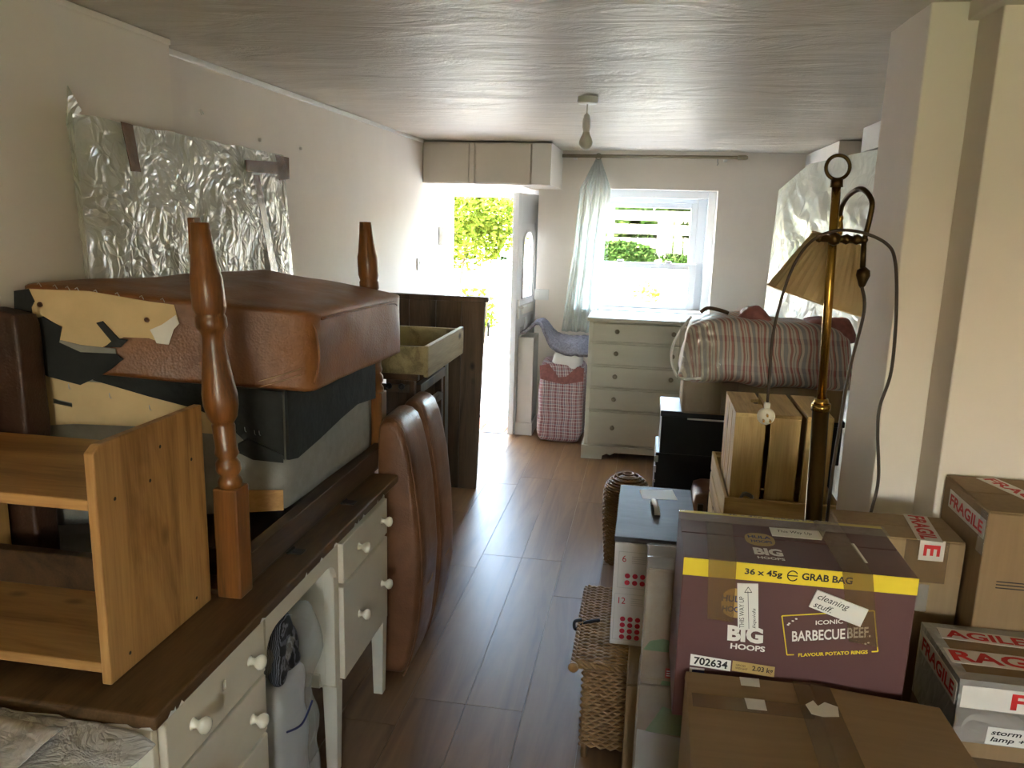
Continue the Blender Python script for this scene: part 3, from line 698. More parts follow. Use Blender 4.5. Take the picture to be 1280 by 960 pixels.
patch('lining_scrap', [F1(*p, .006) for p in ((.255, 1.418), (.275, 1.422), (.325, 1.378), (.355, 1.375), (.33, 1.357), (.275, 1.357), (.30, 1.372))], 'blackcloth', lb1, n1, .008)
patch('paper_scrap', [F1(*p, .004) for p in ((.43, 1.40), (.47, 1.412), (.52, 1.437), (.53, 1.415), (.51, 1.40), (.49, 1.362), (.45, 1.366), (.44, 1.385))], 'paper', lb1, n1, .006)
patch('grey_lining', [F1(*p, .002) for p in ((.13, 1.375), (.197, 1.362), (.31, 1.352), (.31, 1.338), (.194, 1.338), (.125, 1.355))], 'greyfelt', lb1, n1, .006)
holes = lambda: [MB().lathe([(.007, -.03), (.007, .03)], F1(u, z), n1, 12) for u, z in ((.075, 1.462), (.42, 1.424))]
cut(board1, holes()); cut(cover1, holes())
for u in (.07, .12, .16, .19, .25, .32, .40, .47):
    z = 1.513 - .09 * u + .004
    MB().tube([F1(u, z, .0), F1(u + .008, z + .004, .004), F1(u + .014, z - .006, .002)], .0011, 5).obj('staple', 'staple', lb1)
for du in (0, .016):
    MB().tube(bez([F1(.80, 1.262 - du, .004), F1(.90, 1.282 - du, .005), F1(.955, 1.295 - du, .004)], 6), .0012, 5).obj('stitch_line', 'stitch', lb1)
MB().tube(bez([(-.862, 1.982, 1.25), (-.852, 1.990, 1.30), (-.853, 1.990, 1.36), (-.868, 1.988, 1.41), (-.93, 1.963, 1.428)], 5), .004, 6).obj('piping', 'leather', lb1, smooth=True)
MB().tube(bez([(-.853, 2.02, 1.42), (-.846, 2.3, 1.418), (-.838, 2.58, 1.408), (-.846, 2.65, 1.39)], 6), .004, 6).obj('piping', 'leather', lb1, smooth=True)
b2 = quad_block((-1.50, 1.72), (-.955, 1.99), (-.935, 2.65), (-1.30, 2.58), (.882, .882, .882, .882), (1.292, 1.222, 1.222, 1.29))
lb2 = thing('sofa_base_section', 'grey and black lined sofa base on the upturned table, under the tan leather seat', 'sofa section', (-1.2, 2.2, .88))
cover2 = MB().soft(b2, 14, .05, .004, 4).obj('felt_cover', 'greyfelt', lb2, smooth=True)
F2, n2 = face((Vector((-1.50, 1.72, 0)), Vector((-.955, 1.99, 0))), .002)
board2 = patch('end_board', [F2(u, z) for u, z in ((.01, 1.290), (.18, 1.267), (.292, 1.259), (.619, 1.188), (.873, 1.119), (.841, 1.106), (.738, 1.133), (.736, 1.109), (.396, 1.143), (.157, 1.157), (.015, 1.155))], 'creamboard', lb2, n2, .005)
slot = lambda: [MB().prism([F2(u, z, -.03) for u, z in ((.085, 1.225), (.155, 1.212), (.155, 1.200), (.085, 1.212))], n2 * .05)]
cut(board2, slot()); cut(cover2, slot())
patch('black_lining', [F2(u, z, .004) for u, z in ((.24, 1.27), (.30, 1.292), (.636, 1.265), (.756, 1.243), (.995, 1.222), (.995, 1.032), (.86, 1.068), (.80, 1.11), (.739, 1.154), (.619, 1.188), (.452, 1.222))], 'blackcloth', lb2, n2, .007)
patch('lining_fold', [F2(u, z, .010) for u, z in ((.80, 1.085), (.84, 1.098), (.99, 1.048), (.99, 1.026), (.86, 1.040), (.80, 1.062))], 'blackcloth', lb2, n2, .012)
patch('frame_strip', [F2(u, z, .003) for u, z in ((.70, .955), (.985, .943), (.985, .884), (.70, .888))], 'pine_x', lb2, n2, .004)
F3, n3 = face((Vector((-.955, 1.99, 0)), Vector((-.935, 2.65, 0))), .002)
patch('black_lining', [F3(u, z) for u, z in ((0, 1.222), (1.0, 1.222), (1.0, 1.06), (.75, 1.075), (.55, 1.06), (.3, 1.035), (.08, 1.018), (0, 1.028))], 'blackcloth', lb2, n3, .009)
for u, z in ((.83, 1.13), (.87, 1.12), (.89, 1.118), (.86, 1.09), (.30, 1.235), (.45, 1.20), (.15, 1.262)):
    MB().tube([F2(u, z, .010), F2(u + .002, z - .010, .015), F2(u + .006, z - .014, .011)], .0012, 5).obj('staple', 'staple', lb2)
tag(MB().soft(quad_block((-1.530, 1.615), (-1.425, 1.615), (-1.43, 1.70), (-1.530, 1.695), (.81, .81, .81, .81), (1.46, 1.44, 1.44, 1.46)), 12, .2, .008, 6).obj('leather_arm_section', 'leather_dark', smooth=True),
    'dark leather sofa arm squeezed upright between wall and pine shelf', 'sofa section')
# --- leather cushions on end beyond the desk
def cushion(y0, y1, label, sd):
    t = thing('leather_cushion', label, 'cushion', (-.95, (y0 + y1) / 2, 0))
    side = [(0, -.815), (.05, -.79), (.15, -.765), (.30, -.745), (.45, -.740), (.60, -.750), (.75, -.768), (.86, -.787), (.93, -.804), (.972, -.822), (.992, -.845), (1.0, -.875), (.99, -.900), (.9, -.905), (.6, -.905), (.3, -.905), (0, -.905)]
    vs = []; fs = []; n = len(side); ny = 10; cx, cz = -.92, .5
    for j in range(ny + 1):
        v = j / ny; e = abs(2 * v - 1); k = 1 - .10 * max(0, (e - .6) / .4) ** 2
        y = y0 + (y1 - y0) * v
        for z, x in side:
            p = Vector((cx + (x - cx) * (1 - (1 - k) * 1.0), y, max(.0, cz + (z - cz) * (1 - (1 - k) * .4))))
            p.x += .006 * noise.noise(p * 6 + Vector((sd, 0, 0))); vs.append(p)
    for j in range(ny):
        for i in range(n):
            k = (i + 1) % n; fs.append((j * n + i, j * n + k, (j + 1) * n + k, (j + 1) * n + i))
    fs.append(tuple(range(n))); fs.append(tuple(range(ny * n, (ny + 1) * n))[::-1])
    o = MB().add(vs, fs).obj('cover', 'leather2', t, smooth=True, bevel=.012, seg=3)
    MB().tube(bez([(x - .004 if z > 0 else x, y0 + .012, z) for z, x in side[:11]], 4), .0035, 6).obj('piping', 'leather2', t, smooth=True)
    MB().tube(bez([(-.766, y0 + .01, .34), (-.742, (y0 + y1) / 2, .345), (-.766, y1 - .012, .37)], 6), .0025, 5).obj('seam', 'stitch', t)
cushion(2.615, 2.875, 'brown leather cushion on end, right behind the desk end', 3)
cushion(2.885, 3.125, 'brown leather cushion on end, behind another cushion and before the upright board', 9)
# --- open drawer and the frame it lies on
dw = thing('loose_drawer', 'loose open wooden drawer with pale front, lying on a dark rack', 'drawer', (-1.08, 3.45, 1.045))
MB().box((-.885, 3.13, 1.045), (-.865, 3.77, 1.175)).obj('drawer_front', 'oldpine', dw, bevel=.003)
B('drawer_side', (-1.32, 3.15, 1.05), (-.885, 3.165, 1.168), 'oldpine', dw, .002); B('drawer_side', (-1.32, 3.735, 1.05), (-.885, 3.75, 1.168), 'oldpine', dw, .002)
B('drawer_back', (-1.335, 3.15, 1.05), (-1.32, 3.75, 1.168), 'oldpine', dw, .002); B('drawer_bottom', (-1.32, 3.165, 1.052), (-.885, 3.735, 1.06), 'oldpine', dw, 0)
fr = thing('peg_rack', 'dark wooden rack with black pegs under the loose drawer', 'rack', (-1.15, 3.45, 0))
for y in (3.20, 3.66): 
    B('rail', (-1.34, y, 1.012), (-.93, y + .035, 1.0445), 'apron', fr, .003)
    for x in (-1.33, -.98): B('post', (x, y, 0), (x + .035, y + .035, 1.012), 'apron', fr, .003)
B('side_rail', (-.955, 3.235, .95), (-.925, 3.66, .99), 'board', fr, .003); B('side_rail', (-.965, 3.235, .84), (-.935, 3.66, .87), 'board', fr, .003)
for i in range(6): MB().lathe([(.012, 0), (.014, .01), (.011, .022), (.002, .026)], (-1.27 + i * .055, 3.19, .985), (0, -1, .4), 10).obj('peg', 'black', fr, smooth=True)
B('peg_rail', (-1.34, 3.188, .962), (-.965, 3.20, .995), 'board', fr, .002)
MB().tube([(-.905, 3.62, .0), (-.91, 3.62, 1.0445)], .008, 8).obj('metal_strut', 'steel', fr)
# --- upright board
bd = thing('upright_table_top', 'dark boarded table top standing on edge beside the open door', 'board', (-1.27, 4.78, 0))
xs = [-1.59, -1.44, -1.27, -1.11, -.962]
for i in range(4):
    a, b = xs[i] + .001, xs[i + 1] - .001
    sl = .035 if i == 3 else 0
    MB().hexa([(a, 4.75, 0), (b - sl, 4.75, 0), (b - sl, 4.79, 0), (a, 4.79, 0), (a, 4.765, 1.19), (b, 4.765, 1.19), (b, 4.805, 1.19), (a, 4.805, 1.19)]).obj('plank', 'board', bd, bevel=.003)
B('end_cleat', (-1.59, 4.762, 1.19), (-.945, 4.810, 1.222), 'board', bd, .006)
B('hinge_plate', (-.948, 4.765, .98), (-.935, 4.79, 1.07), 'white', bd, .002)
# --- bubble wrapped panel
wp = thing('bubble_wrapped_panel', 'large flat panel in crinkled bubble wrap leaning on the left wall', 'wrapped panel', (-1.45, 2.6, 0))
def wx(z): return -1.420 - .080 * (z / 1.93)
def wtop(y): return 1.935 - .012 * (y - 1.95) / 1.25 + .006 * noise.noise(Vector((y * 9, 0, 4)))
MB().hexa([(wx(0) - .04, 1.97, .0), (wx(0) - .008, 1.97, .0), (wx(0) - .008, 3.20, .0), (wx(0) - .04, 3.20, .0), (wx(1.91) - .024, 1.97, 1.91), (wx(1.91) - .006, 1.97, 1.91), (wx(1.91) - .006, 3.20, 1.90), (wx(1.91) - .024, 3.20, 1.90)]).obj('panel', 'paper', wp)
def wrapf(u, v):
    y = 1.945 + 1.265 * u; z = .6 + (wtop(y) - .6) * v
    if u > .97: y -= .03 * v * v
    p = Vector((0, y * 7, z * 7)); r = 1 - abs(noise.noise(p + Vector((3, y * 4, 0)))) * 2
    d = .005 * r + .009 * noise.noise(Vector((9, y * 3 - z * 2.2, z * 2.5)))
    e = min(u, 1 - u, 1 - v) * 14
    return (wx(z) + .006 + (d if e > 1 else d * e), y, z)
MB().grid(wrapf, 130, 110).obj('bubble_wrap', 'wrap', wp, smooth=True)
MB().grid(lambda u, v: (wx(.6 + 1.33 * v) + .007 - .032 * u, 1.945 + .02 * u + .006 * noise.noise(Vector((u * 5, v * 20, 2))), .6 + 1.335 * v + .0), 4, 60).obj('wrap_edge', 'wrap', wp, smooth=True)
MB().prism([(-1.50, 1.93, 1.90), (-1.50, 1.99, 1.945), (-1.50, 1.945, 2.0)], (.003, 0, 0)).obj('wrap_corner', 'wrap', wp)
def tp(pts, nm='tape'):
    patch(nm, [(wx(z) + .018, y, z) for y, z in pts], 'browntape', wp, (1, 0, 0), .002)
tp([(2.126, 1.933), (2.178, 1.930), (2.195, 1.80), (2.150, 1.80)])
tp([(2.83, 1.880), (3.19, 1.895), (3.19, 1.845), (2.835, 1.838)])
tp([(2.885, 1.83), (2.93, 1.83), (3.045, 1.40), (2.985, 1.40)])
tp([(3.08, 1.918), (3.20, 1.915), (3.19, 1.83), (3.10, 1.82)])
# --- clear bag in the kneehole
bg = thing('clear_plastic_bag', 'tall clear plastic bag stuffed with clothes in the desk kneehole', 'bag', (-.90, 1.80, 0))
def bagf(p, q):
    k = .055 * noise.noise(p * 9) ; h = (q[2] + 1) / 2
    c = Vector((-.905, 1.80, p.z)); s_ = 1 - .25 * max(0, h - .75) * 4 * .6
    return c + (p - c) * (s_ + k * 3) + Vector((k * .3, 0, 0))
MB().soft([(-.985, 1.68, 0), (-.83, 1.68, 0), (-.83, 1.93, 0), (-.985, 1.93, 0), (-.97, 1.69, .67), (-.845, 1.70, .695), (-.84, 1.93, .67), (-.97, 1.92, .67)], 22, .3, .01, 8, bagf).obj('plastic_film', 'clearbag', bg, smooth=True)
MB().soft([(-.97, 1.70, .01), (-.85, 1.70, .01), (-.85, 1.90, .01), (-.97, 1.90, .01), (-.96, 1.70, .50), (-.86, 1.71, .52), (-.86, 1.89, .50), (-.96, 1.89, .48)], 12, .3, .02, 9).obj('folded_cloth', 'pillow', bg, smooth=True)
def zebra():
    t_ = NT('zebra_cloth'); w = t_.n('TexWave'); w.inputs['Scale'].default_value = 60; w.inputs['Distortion'].default_value = 4; t_.l(t_.co(), w.inputs['Vector'])
    t_.set(t_.ramp(w.outputs['Fac'], [(0, srgb('#0d0d0e')), (.6, srgb('#17171a')), (.85, srgb('#6c6c72'))]), .6); return t_.m
MT['zebra'] = zebra()
MB().soft([(-.93, 1.70, .53), (-.845, 1.70, .53), (-.845, 1.82, .53), (-.93, 1.82, .53), (-.91, 1.70, .66), (-.845, 1.70, .68), (-.845, 1.76, .70), (-.90, 1.79, .68)], 8, .3, .02, 14).obj('patterned_cloth', 'zebra', bg, smooth=True)
MB().tube(bez([(-.835, 1.70, .40), (-.822, 1.76, .385), (-.828, 1.84, .40)], 6), .003, 5).obj('blue_edge', 'blueink', bg)
# --- bubble wrap in the near corner
bx = tag(MB().soft([(-1.32, .82, 0), (-.90, .80, 0), (-.87, 1.13, 0), (-1.32, 1.15, 0), (-1.32, .82, .765), (-.90, .80, .755), (-.87, 1.13, .755), (-1.32, 1.15, .765)], 8, .06).obj('dark_parcel', 'black'), 'black parcel box under the bubble wrap in front of the desk', 'box')
def bub(u, v):
    x = -1.42 + .585 * u + .05 * v * (u - .5); y = .86 + (.37 - .09 * u) * v
    z = .772 + .006 * noise.noise(Vector((x * 9, y * 9, 2))) + .006 * math.sin(u * 5 + v * 3) + .022 * v * (1 - u) + .006 * abs(noise.noise(Vector((x * 20, y * 20, 5))))
    if u > .93: z -= (u - .93) * .2
    return (x, min(y, 1.158), z)
tag(MB().grid(bub, 70, 40).obj('bubble_wrap_sheet', 'bubble', smooth=True, solid=.004), 'loose bubble wrap sheet spread over the parcel before the desk', 'bubble wrap')
tag(MB().grid(lambda u, v: (-1.40 + .43 * u, .85 + .27 * v - .01 * u, .796 + .004 * noise.noise(Vector((u * 4, v * 4, 8))) + .018 * v * (1 - u)), 24, 16).obj('foam_sheet', 'foam', smooth=True, solid=.003), 'flat sheet of thin white packing foam lying on the bubble wrap', 'packing foam')

# ================================================================== FAR END
ch = thing('chest_of_drawers', 'sage cream painted chest of five drawers below the window', 'chest of drawers', (0, 5.85, 0))
B('carcass', (-.385, 5.64, .085), (.405, 6.08, 1.005), 'chest', ch, .004)
MB().box((-.402, 5.60, 1.003), (.42, 6.09, 1.030)).obj('chest_top', 'chest', ch, bevel=.008)
for z0, z1 in ((.865, .992), (.700, .845), (.535, .680), (.370, .515), (.115, .350)):
    d = B('drawer', (-.358, 5.622, z0), (.378, 5.64, z1), 'chest', ch, .004)
    for x in (-.185, .205): knob(x, (z0 + z1) / 2 + .01, d, 5.622, .95, 'knob_brass', (0, -1, 0))
    B('rail', (-.375, 5.630, z1 + .004), (.395, 5.645, z1 + .014), 'chest', ch, .003)
pl = [(-.400, 5.612, 0), (-.250, 5.612, 0), (-.245, 5.612, .03), (-.215, 5.612, .045), (-.19, 5.612, .035), (-.16, 5.612, .055), (.18, 5.612, .055), (.21, 5.612, .035), (.235, 5.612, .045), (.265, 5.612, .03), (.27, 5.612, 0), (.42, 5.612, 0), (.42, 5.612, .098), (-.400, 5.612, .098)]
MB().prism(pl, (0, .022, 0)).obj('plinth', 'chest', ch)
B('plinth_side', (-.400, 5.634, 0), (-.38, 6.08, .098), 'chest', ch, .002); B('plinth_side', (.40, 5.634, 0), (.42, 6.08, .098), 'chest', ch, .002)
# plaid bag + blanket
pb = thing('plaid_laundry_bag', 'red and white plaid laundry bag on the floor beside the chest of drawers', 'bag', (-.61, 6.1, 0))
MB().soft([(-.785, 5.95, 0), (-.43, 5.95, 0), (-.43, 6.30, 0), (-.785, 6.30, 0), (-.77, 5.97, .63), (-.42, 5.97, .60), (-.42, 6.28, .62), (-.77, 6.28, .64)], 16, .28, .02, 6).obj('bag_body', 'plaid', pb, smooth=True)
MB().soft([(-.69, 5.985, .56), (-.45, 5.985, .56), (-.45, 6.22, .56), (-.69, 6.22, .56), (-.67, 6.0, .70), (-.46, 6.0, .69), (-.46, 6.2, .69), (-.67, 6.2, .70)], 10, .4, .015, 8).obj('white_filling', 'pillow', pb, smooth=True)
MB().prism([(-.77, 5.962, .60), (-.70, 5.955, .62), (-.62, 5.95, .52), (-.56, 5.95, .53), (-.48, 5.952, .61), (-.43, 5.955, .60), (-.43, 5.945, .50), (-.58, 5.94, .47), (-.76, 5.945, .50)], (0, -.004, 0)).obj('open_flap', 'redcloth', pb)
def blk(u, v):
    x = -.942 + .549 * u; y = 5.985 + .295 * v
    if x < -.83: y = 6.085 + .195 * v
    elif x < -.76: y += (.10 - .10 * v) * (-.76 - x) / .07
    fold = .022 * noise.noise(Vector((x * 9, y * 9, 4))) + .012 * noise.noise(Vector((x * 24, y * 24, 1)))
    z = .800 + .11 * math.exp(-((x + .80) / .10) ** 2)
    k = max(0, min(1, (x + .76) / .18)); low = .742 + .045 * v
    z = z * (1 - k) + low * k + abs(fold) * (.4 if x < -.84 else 1)
    if x > -.78 and v < .3: z -= .055 * (1 - v / .3) * min(1, (x + .78) / .08)
    return (x, y, z)
tag(MB().grid(blk, 60, 30).obj('wool_blanket', 'blanket', smooth=True, solid=.026), 'dark grey speckled blanket heaped over the white stub wall', 'blanket')

# ================================================================== RIGHT SIDE, BACK TO FRONT
# plastic wrapped mattress
mt = thing('wrapped_mattress', 'tall mattress in clear plastic leaning against the right hand wall', 'mattress', (.98, 4.7, 0))
E0, E1 = Vector((.74, 5.50, 0)), Vector((1.10, 3.90, 0)); ed = E1 - E0; EL = ed.length; ed.normalize(); en = Vector((ed.y, -ed.x, 0))
if en.x > 0: en = -en
def mtop(s_): return 1.92 + (.135) * min(1, s_ / .42) if s_ < .42 else 2.055 + .02 * min(1, (s_ - .42) / .7)
def mf(u, v):
    s_ = EL * u; z = mtop(s_) * v; p = Vector((s_ * 4, z * 4, 0))
    d = .016 * (1 - 2 * abs(noise.noise(p + Vector((z * 3, 0, 5))))) + .02 * noise.noise(Vector((s_ * 1.5 + z * 2.5, z, 8)))
    e = min(1, min(u, 1 - u, 1 - v) * 16)
    return E0 + ed * s_ + en * (d * e) + Vector((.06 * z / 2, 0, z))
mm = MB().grid(mf, 90, 110); mm.grid(lambda u, v: Vector(mf(u, v)) - en * (.20 if 0 < u < 1 and v < 1 else .20), 6, 6)
mm.obj('plastic_cover', 'wrap2', mt, smooth=True)
MB().hexa([E0 + ed * .03 - en * .02, E0 + ed * .03 - en * .19, E1 - ed * .03 - en * .19, E1 - ed * .03 - en * .02] + [p + Vector((.055, 0, z)) for p, z in ((E0 + ed * .03 - en * .02, 1.88), (E0 + ed * .03 - en * .19, 1.88), (E1 - ed * .03 - en * .19, 2.03), (E1 - ed * .03 - en * .02, 2.03))]).obj('mattress', 'pillow', mt)
MB().grid(lambda u, v: E1 + ed * (.18 * u - .02) + en * (.03 * noise.noise(Vector((u * 6, v * 6, 3)))) + Vector((.06 + .02 * u, 0, 1.1 + (.94 - .12 * u) * v)), 16, 40).obj('loose_plastic', 'clearbag', mt, smooth=True)
# black boxes, basket, suitcase
bb = thing('black_storage_box', 'wide black lidded box, upper one of the black stack', 'box', (.45, 3.8, .645))
B('box_body', (.104, 3.655, .645), (.90, 3.95, .832), 'black', bb, .004); B('lid', (.098, 3.648, .822), (.906, 3.956, .850), 'black', bb, .004)
B('label_strip', (.22, 3.645, .815), (.42, 3.6485, .822), 'paper', bb, 0)
bb = thing('black_storage_box', 'scuffed black box with peeling silver edge standing on the floor', 'box', (.35, 3.8, 0))
B('box_body', (.088, 3.66, 0), (.88, 3.95, .645), 'black', bb, .004)
rn = random.Random(4)
for i in range(9):
    z = .20 + i * .05; MB().box((.083, 3.655, z), (.091 + rn.uniform(0, .012), 3.659, z + rn.uniform(.012, .035))).obj('peeling_edge', 'silver', bb)
st = thing('leather_suitcase', 'brown leather suitcase standing between black boxes and pine crate', 'suitcase', (.45, 3.36, 0))
MB().soft([(.245, 3.24, 0), (.64, 3.24, 0), (.64, 3.48, 0), (.245, 3.48, 0), (.245, 3.24, .60), (.64, 3.24, .60), (.64, 3.48, .60), (.245, 3.48, .60)], 10, .14, .003).obj('case', 'leather2', st, smooth=True)
B('strap', (.30, 3.232, .0), (.33, 3.24, .60), 'leather_dark', st, .001); B('clasp', (.262, 3.228, .50), (.285, 3.242, .56), 'brassdark', st, .002)
wk = thing('round_wicker_basket', 'small domed wicker basket in front of the chest, beside the black boxes', 'basket', (-.035, 3.86, 0))
MB().lathe([(.08, 0), (.098, .1), (.102, .3), (.098, .375), (.078, .425), (.04, .45), (.001, .458)], (-.035, 3.86, 0), n=28).obj('basket_body', 'wicker', wk, smooth=True)
sm = MB()
for i in range(40):
    z = .01 + i * .0117; r = .092 + .021 * min(1, z / .25) if z < .36 else .113 * math.sqrt(max(.004, 1 - ((z - .36) / .109) ** 2))
    sm.tube([(-.035 + (r + .003 * (1 if (k + i) % 2 else -1)) * math.cos(2 * PI * k / 36), 3.86 + (r + .003 * (1 if (k + i) % 2 else -1)) * math.sin(2 * PI * k / 36), z) for k in range(36)], .0055, 4, True)
sm.obj('weave', 'wicker', wk, smooth=True)['kind'] = 'stuff'
# striped bag on taped carton
cbx = thing('taped_carton', 'brown carton wrapped in clear plastic under the striped bag', 'box', (.5, 3.8, .853))
B('carton_body', (.190, 3.62, .8495), (.88, 3.93, 1.012), 'card2', cbx, .012)
MB().grid(lambda u, v: (.186 + .5 * u, 3.615 - .004 - .008 * abs(noise.noise(Vector((u * 6, v * 4, 2)))), .856 + .17 * v), 30, 12).obj('plastic_film', 'filmtape', cbx, smooth=True)
B('tape', (.36, 3.612, .856), (.43, 3.618, 1.01), 'tape', cbx, 0)
sb = thing('striped_laundry_bag', 'bulging red and grey striped laundry bag on the brown carton', 'bag', (.5, 3.78, 1.012))
def sag(p, q):
    h = (q[2] + 1) / 2; p = p.copy(); p.z -= .05 * max(0, abs(q[0]) - .4) * h; p.z += .03 * noise.noise(Vector((p.x * 4, p.y * 4, 0))) * h; return p
MB().soft([(.165, 3.56, 1.006), (.93, 3.56, 1.0), (.93, 3.98, 1.0), (.165, 3.98, 1.006), (.20, 3.60, 1.305), (.88, 3.60, 1.27), (.88, 3.96, 1.27), (.22, 3.96, 1.305)], 26, .22, .022, 6, sag).obj('bag_body', 'stripe', sb, smooth=True)
MB().soft([(.37, 3.62, 1.26), (.58, 3.62, 1.26), (.56, 3.86, 1.25), (.40, 3.86, 1.25), (.45, 3.66, 1.345), (.50, 3.66, 1.35), (.52, 3.82, 1.33), (.44, 3.82, 1.33)], 10, .4, .015, 10).obj('red_flap', 'redcloth', sb, smooth=True)
MB().soft([(.66, 3.62, 1.22), (.92, 3.62, 1.20), (.92, 3.88, 1.20), (.68, 3.88, 1.22), (.72, 3.64, 1.30), (.88, 3.64, 1.315), (.88, 3.84, 1.30), (.72, 3.84, 1.29)], 10, .4, .015, 10).obj('red_flap', 'redcloth', sb, smooth=True)
MB().tube(bez([(.20, 3.57, 1.30), (.14, 3.56, 1.20), (.125, 3.56, 1.12), (.15, 3.56, 1.04), (.185, 3.565, 1.02), (.26, 3.55, 1.03)], 6), .006, 6).obj('handle', 'plastic', sb, smooth=True)
MB().tube(bez([(.24, 3.60, 1.315), (.27, 3.60, 1.335), (.33, 3.61, 1.325), (.36, 3.61, 1.315)], 6), .009, 6).obj('handle', 'apron', sb, smooth=True)
MB().grid(lambda u, v: (.155 + .20 * u * (1 - .3 * v), 3.556 - .012 * abs(noise.noise(Vector((u * 5, v * 6, 4)))) - .01 * u, 1.02 + .27 * v), 18, 24).obj('clear_plastic', 'filmtape', sb, smooth=True)
# crates
ca = thing('pine_crate', 'low pine crate holding an upended crate and cables', 'crate', (.49, 2.93, .55))
X0, X1, Y0, Y1, T = .300, .672, 2.64, 3.20, .012
for z in (.555, .640, .725):
    B('slat', (X0, Y0, z), (X1, Y0 + T, z + .075), 'crate_x', ca, .002); B('slat', (X0, Y1 - T, z), (X1, Y1, z + .075), 'crate_x', ca, .002)
    B('slat', (X0, Y0 + T, z), (X0 + T, Y1 - T, z + .075), 'crate_y', ca, .002); B('slat', (X1 - T, Y0 + T, z), (X1, Y1 - T, z + .075), 'crate_y', ca, .002)
for x in (X0 + T, X1 - T - .03):
    for y in (Y0 + T, Y1 - T - .03): B('corner_post', (x, y, .555), (x + .03, y + .03, .79), 'crate_z', ca, .002)
for i in range(5): B('base_slat', (X0, Y0 + i * .113, .545), (X1, Y0 + i * .113 + .10, .555), 'crate_x', ca, .001)
cu_ = thing('upended_crate', 'pine slatted crate standing on end inside the low crate', 'crate', (.47, 2.85, .555))
U0, U1, V0, V1, ZT = .318, .632, 2.683, 3.028, 1.085
for x0, x1 in ((U0, .418), (.434, .530), (.548, U1)):
    B('slat', (x0, V0, .557), (x1, V0 + T, ZT - T), 'crate_z', cu_, .002)
    B('slat', (x0, V1 - T, .557), (x1, V1, ZT - T), 'crate_z', cu_, .002)
hz = ZT - T
MB().prism([(U0, V0, hz), (.420, V0, hz), (.420, V0 + .15, hz), (.395, V0 + .155, hz), (.388, V0 + .18, hz), (.392, V0 + .225, hz), (.420, V0 + .235, hz), (.420, V1, hz), (U0, V1, hz)], (0, 0, T)).obj('top_board', 'crate_y', cu_)
B('top_board', (.434, V0, hz), (.532, V1, ZT), 'crate_y', cu_, .002); B('top_board', (.548, V0, hz), (U1, V1, ZT), 'crate_y', cu_, .002)
for x in (U0 + .001, U1 - T - .001):
    B('side_board', (x, V0 + T, .557), (x + T, V0 + .10, hz), 'crate_z', cu_, .002); B('side_board', (x, V0 + .115, .557), (x + T, V0 + .215, hz), 'crate_z', cu_, .002); B('side_board', (x, V0 + .23, .557), (x + T, V1 - T, hz), 'crate_z', cu_, .002)
MB().box((U0 + T, V0 + .22, .70), (U1 - T, V0 + .24, .75)).obj('inner_rail', 'crate_x', cu_)
cc = [(.372 + .022 * math.cos(a) + .004 * math.sin(3 * a), 2.6675 + .003 * math.sin(a * 2), .775 + .03 * math.sin(a) + .0006 * a) for a in [i * .5 for i in range(40)]]
tag(MB().tube(cc, .004, 6).obj('coiled_cable', 'steel', smooth=True), 'coil of thin grey cable stuffed in the low crate', 'cable')
tag(MB().tube(bez([(.36 + .02 * k, 2.76 + .05 * math.sin(k * 1.7), .60 + .06 * (k % 4)) for k in range(11)], 5), .012, 7).obj('tangled_cord', 'cord', smooth=True), 'tangled dark cord inside the upended crate', 'cord')
cs = thing('support_carton', 'plain brown carton carrying the low pine crate', 'box', (.49, 2.92, 0))
B('carton_body', (.31, 2.66, 0), (.66, 3.18, .545), 'card', cs, .004); B('tape', (.46, 2.657, 0), (.52, 2.66, .545), 'tape', cs, 0)
# floor lamp
lp = thing('brass_floor_lamp', 'old brass floor lamp with pleated cream shade and ring finial', 'floor lamp', (.475, 2.07, 0))
LY = 2.07
def lx(z): return .462 - .036 * (z - .96)
MB().lathe([(.105, 0), (.105, .012), (.09, .022), (.04, .03), (.022, .045), (.018, .06)], (lx(0), LY, 0), n=32).obj('base', 'brass', lp, smooth=True)
def seg(z0, z1, r0, r1, nm, mat, n=16):
    return MB().tube([(lx(z0), LY, z0), (lx((z0 + z1) / 2), LY, (z0 + z1) / 2), (lx(z1), LY, z1)], [r0, (r0 + r1) / 2, r1], n).obj(nm, mat, lp, smooth=True)
seg(.05, 1.255, .0235, .0205, 'lower_tube', 'brassdark'); seg(1.245, 1.262, .024, .024, 'collar', 'brass'); seg(1.262, 1.275, .020, .016, 'collar', 'brass')
seg(1.25, 1.80, .0115, .0105, 'pole', 'brass'); seg(1.792, 1.812, .015, .014, 'ring_holder', 'brassdark')
MB().tube([(lx(1.835) + .027 * math.cos(a), LY + .002 * math.sin(a), 1.838 + .028 * math.sin(a)) for a in [2 * PI * i / 28 for i in range(28)]], .0045, 8, True).obj('ring_finial', 'brassdark', lp, smooth=True)
cz = 1.672; cx = lx(cz)
MB().tube([(cx - .030, LY - .014, cz), (cx + .065, LY - .014, cz - .002)], .009, 10).obj('clamp_bar', 'brassdark', lp, smooth=True)
for dx, r in ((-.034, .010), (-.022, .007), (0, .017), (.028, .013), (.052, .013), (.068, .010)):
    MB().lathe([(.001, -r), (r * .7, -r * .7), (r, 0), (r * .7, r * .7), (.001, r)], (cx + dx, LY - .014, cz - .001), (1, 0, 0), 12).obj('clamp_bead', 'brassdark', lp, smooth=True)
MB().tube(bez([(cx + .068, LY - .014, 1.668), (cx + .074, LY - .02, 1.72), (cx + .074, LY - .02, 1.762), (cx + .057, LY + .015, 1.790), (cx + .044, LY + .075, 1.778), (cx + .040, LY + .125, 1.752), (cx + .042, LY + .146, 1.727)], 7), .0065, 8).obj('swan_arm', 'brassdark', lp, smooth=True)
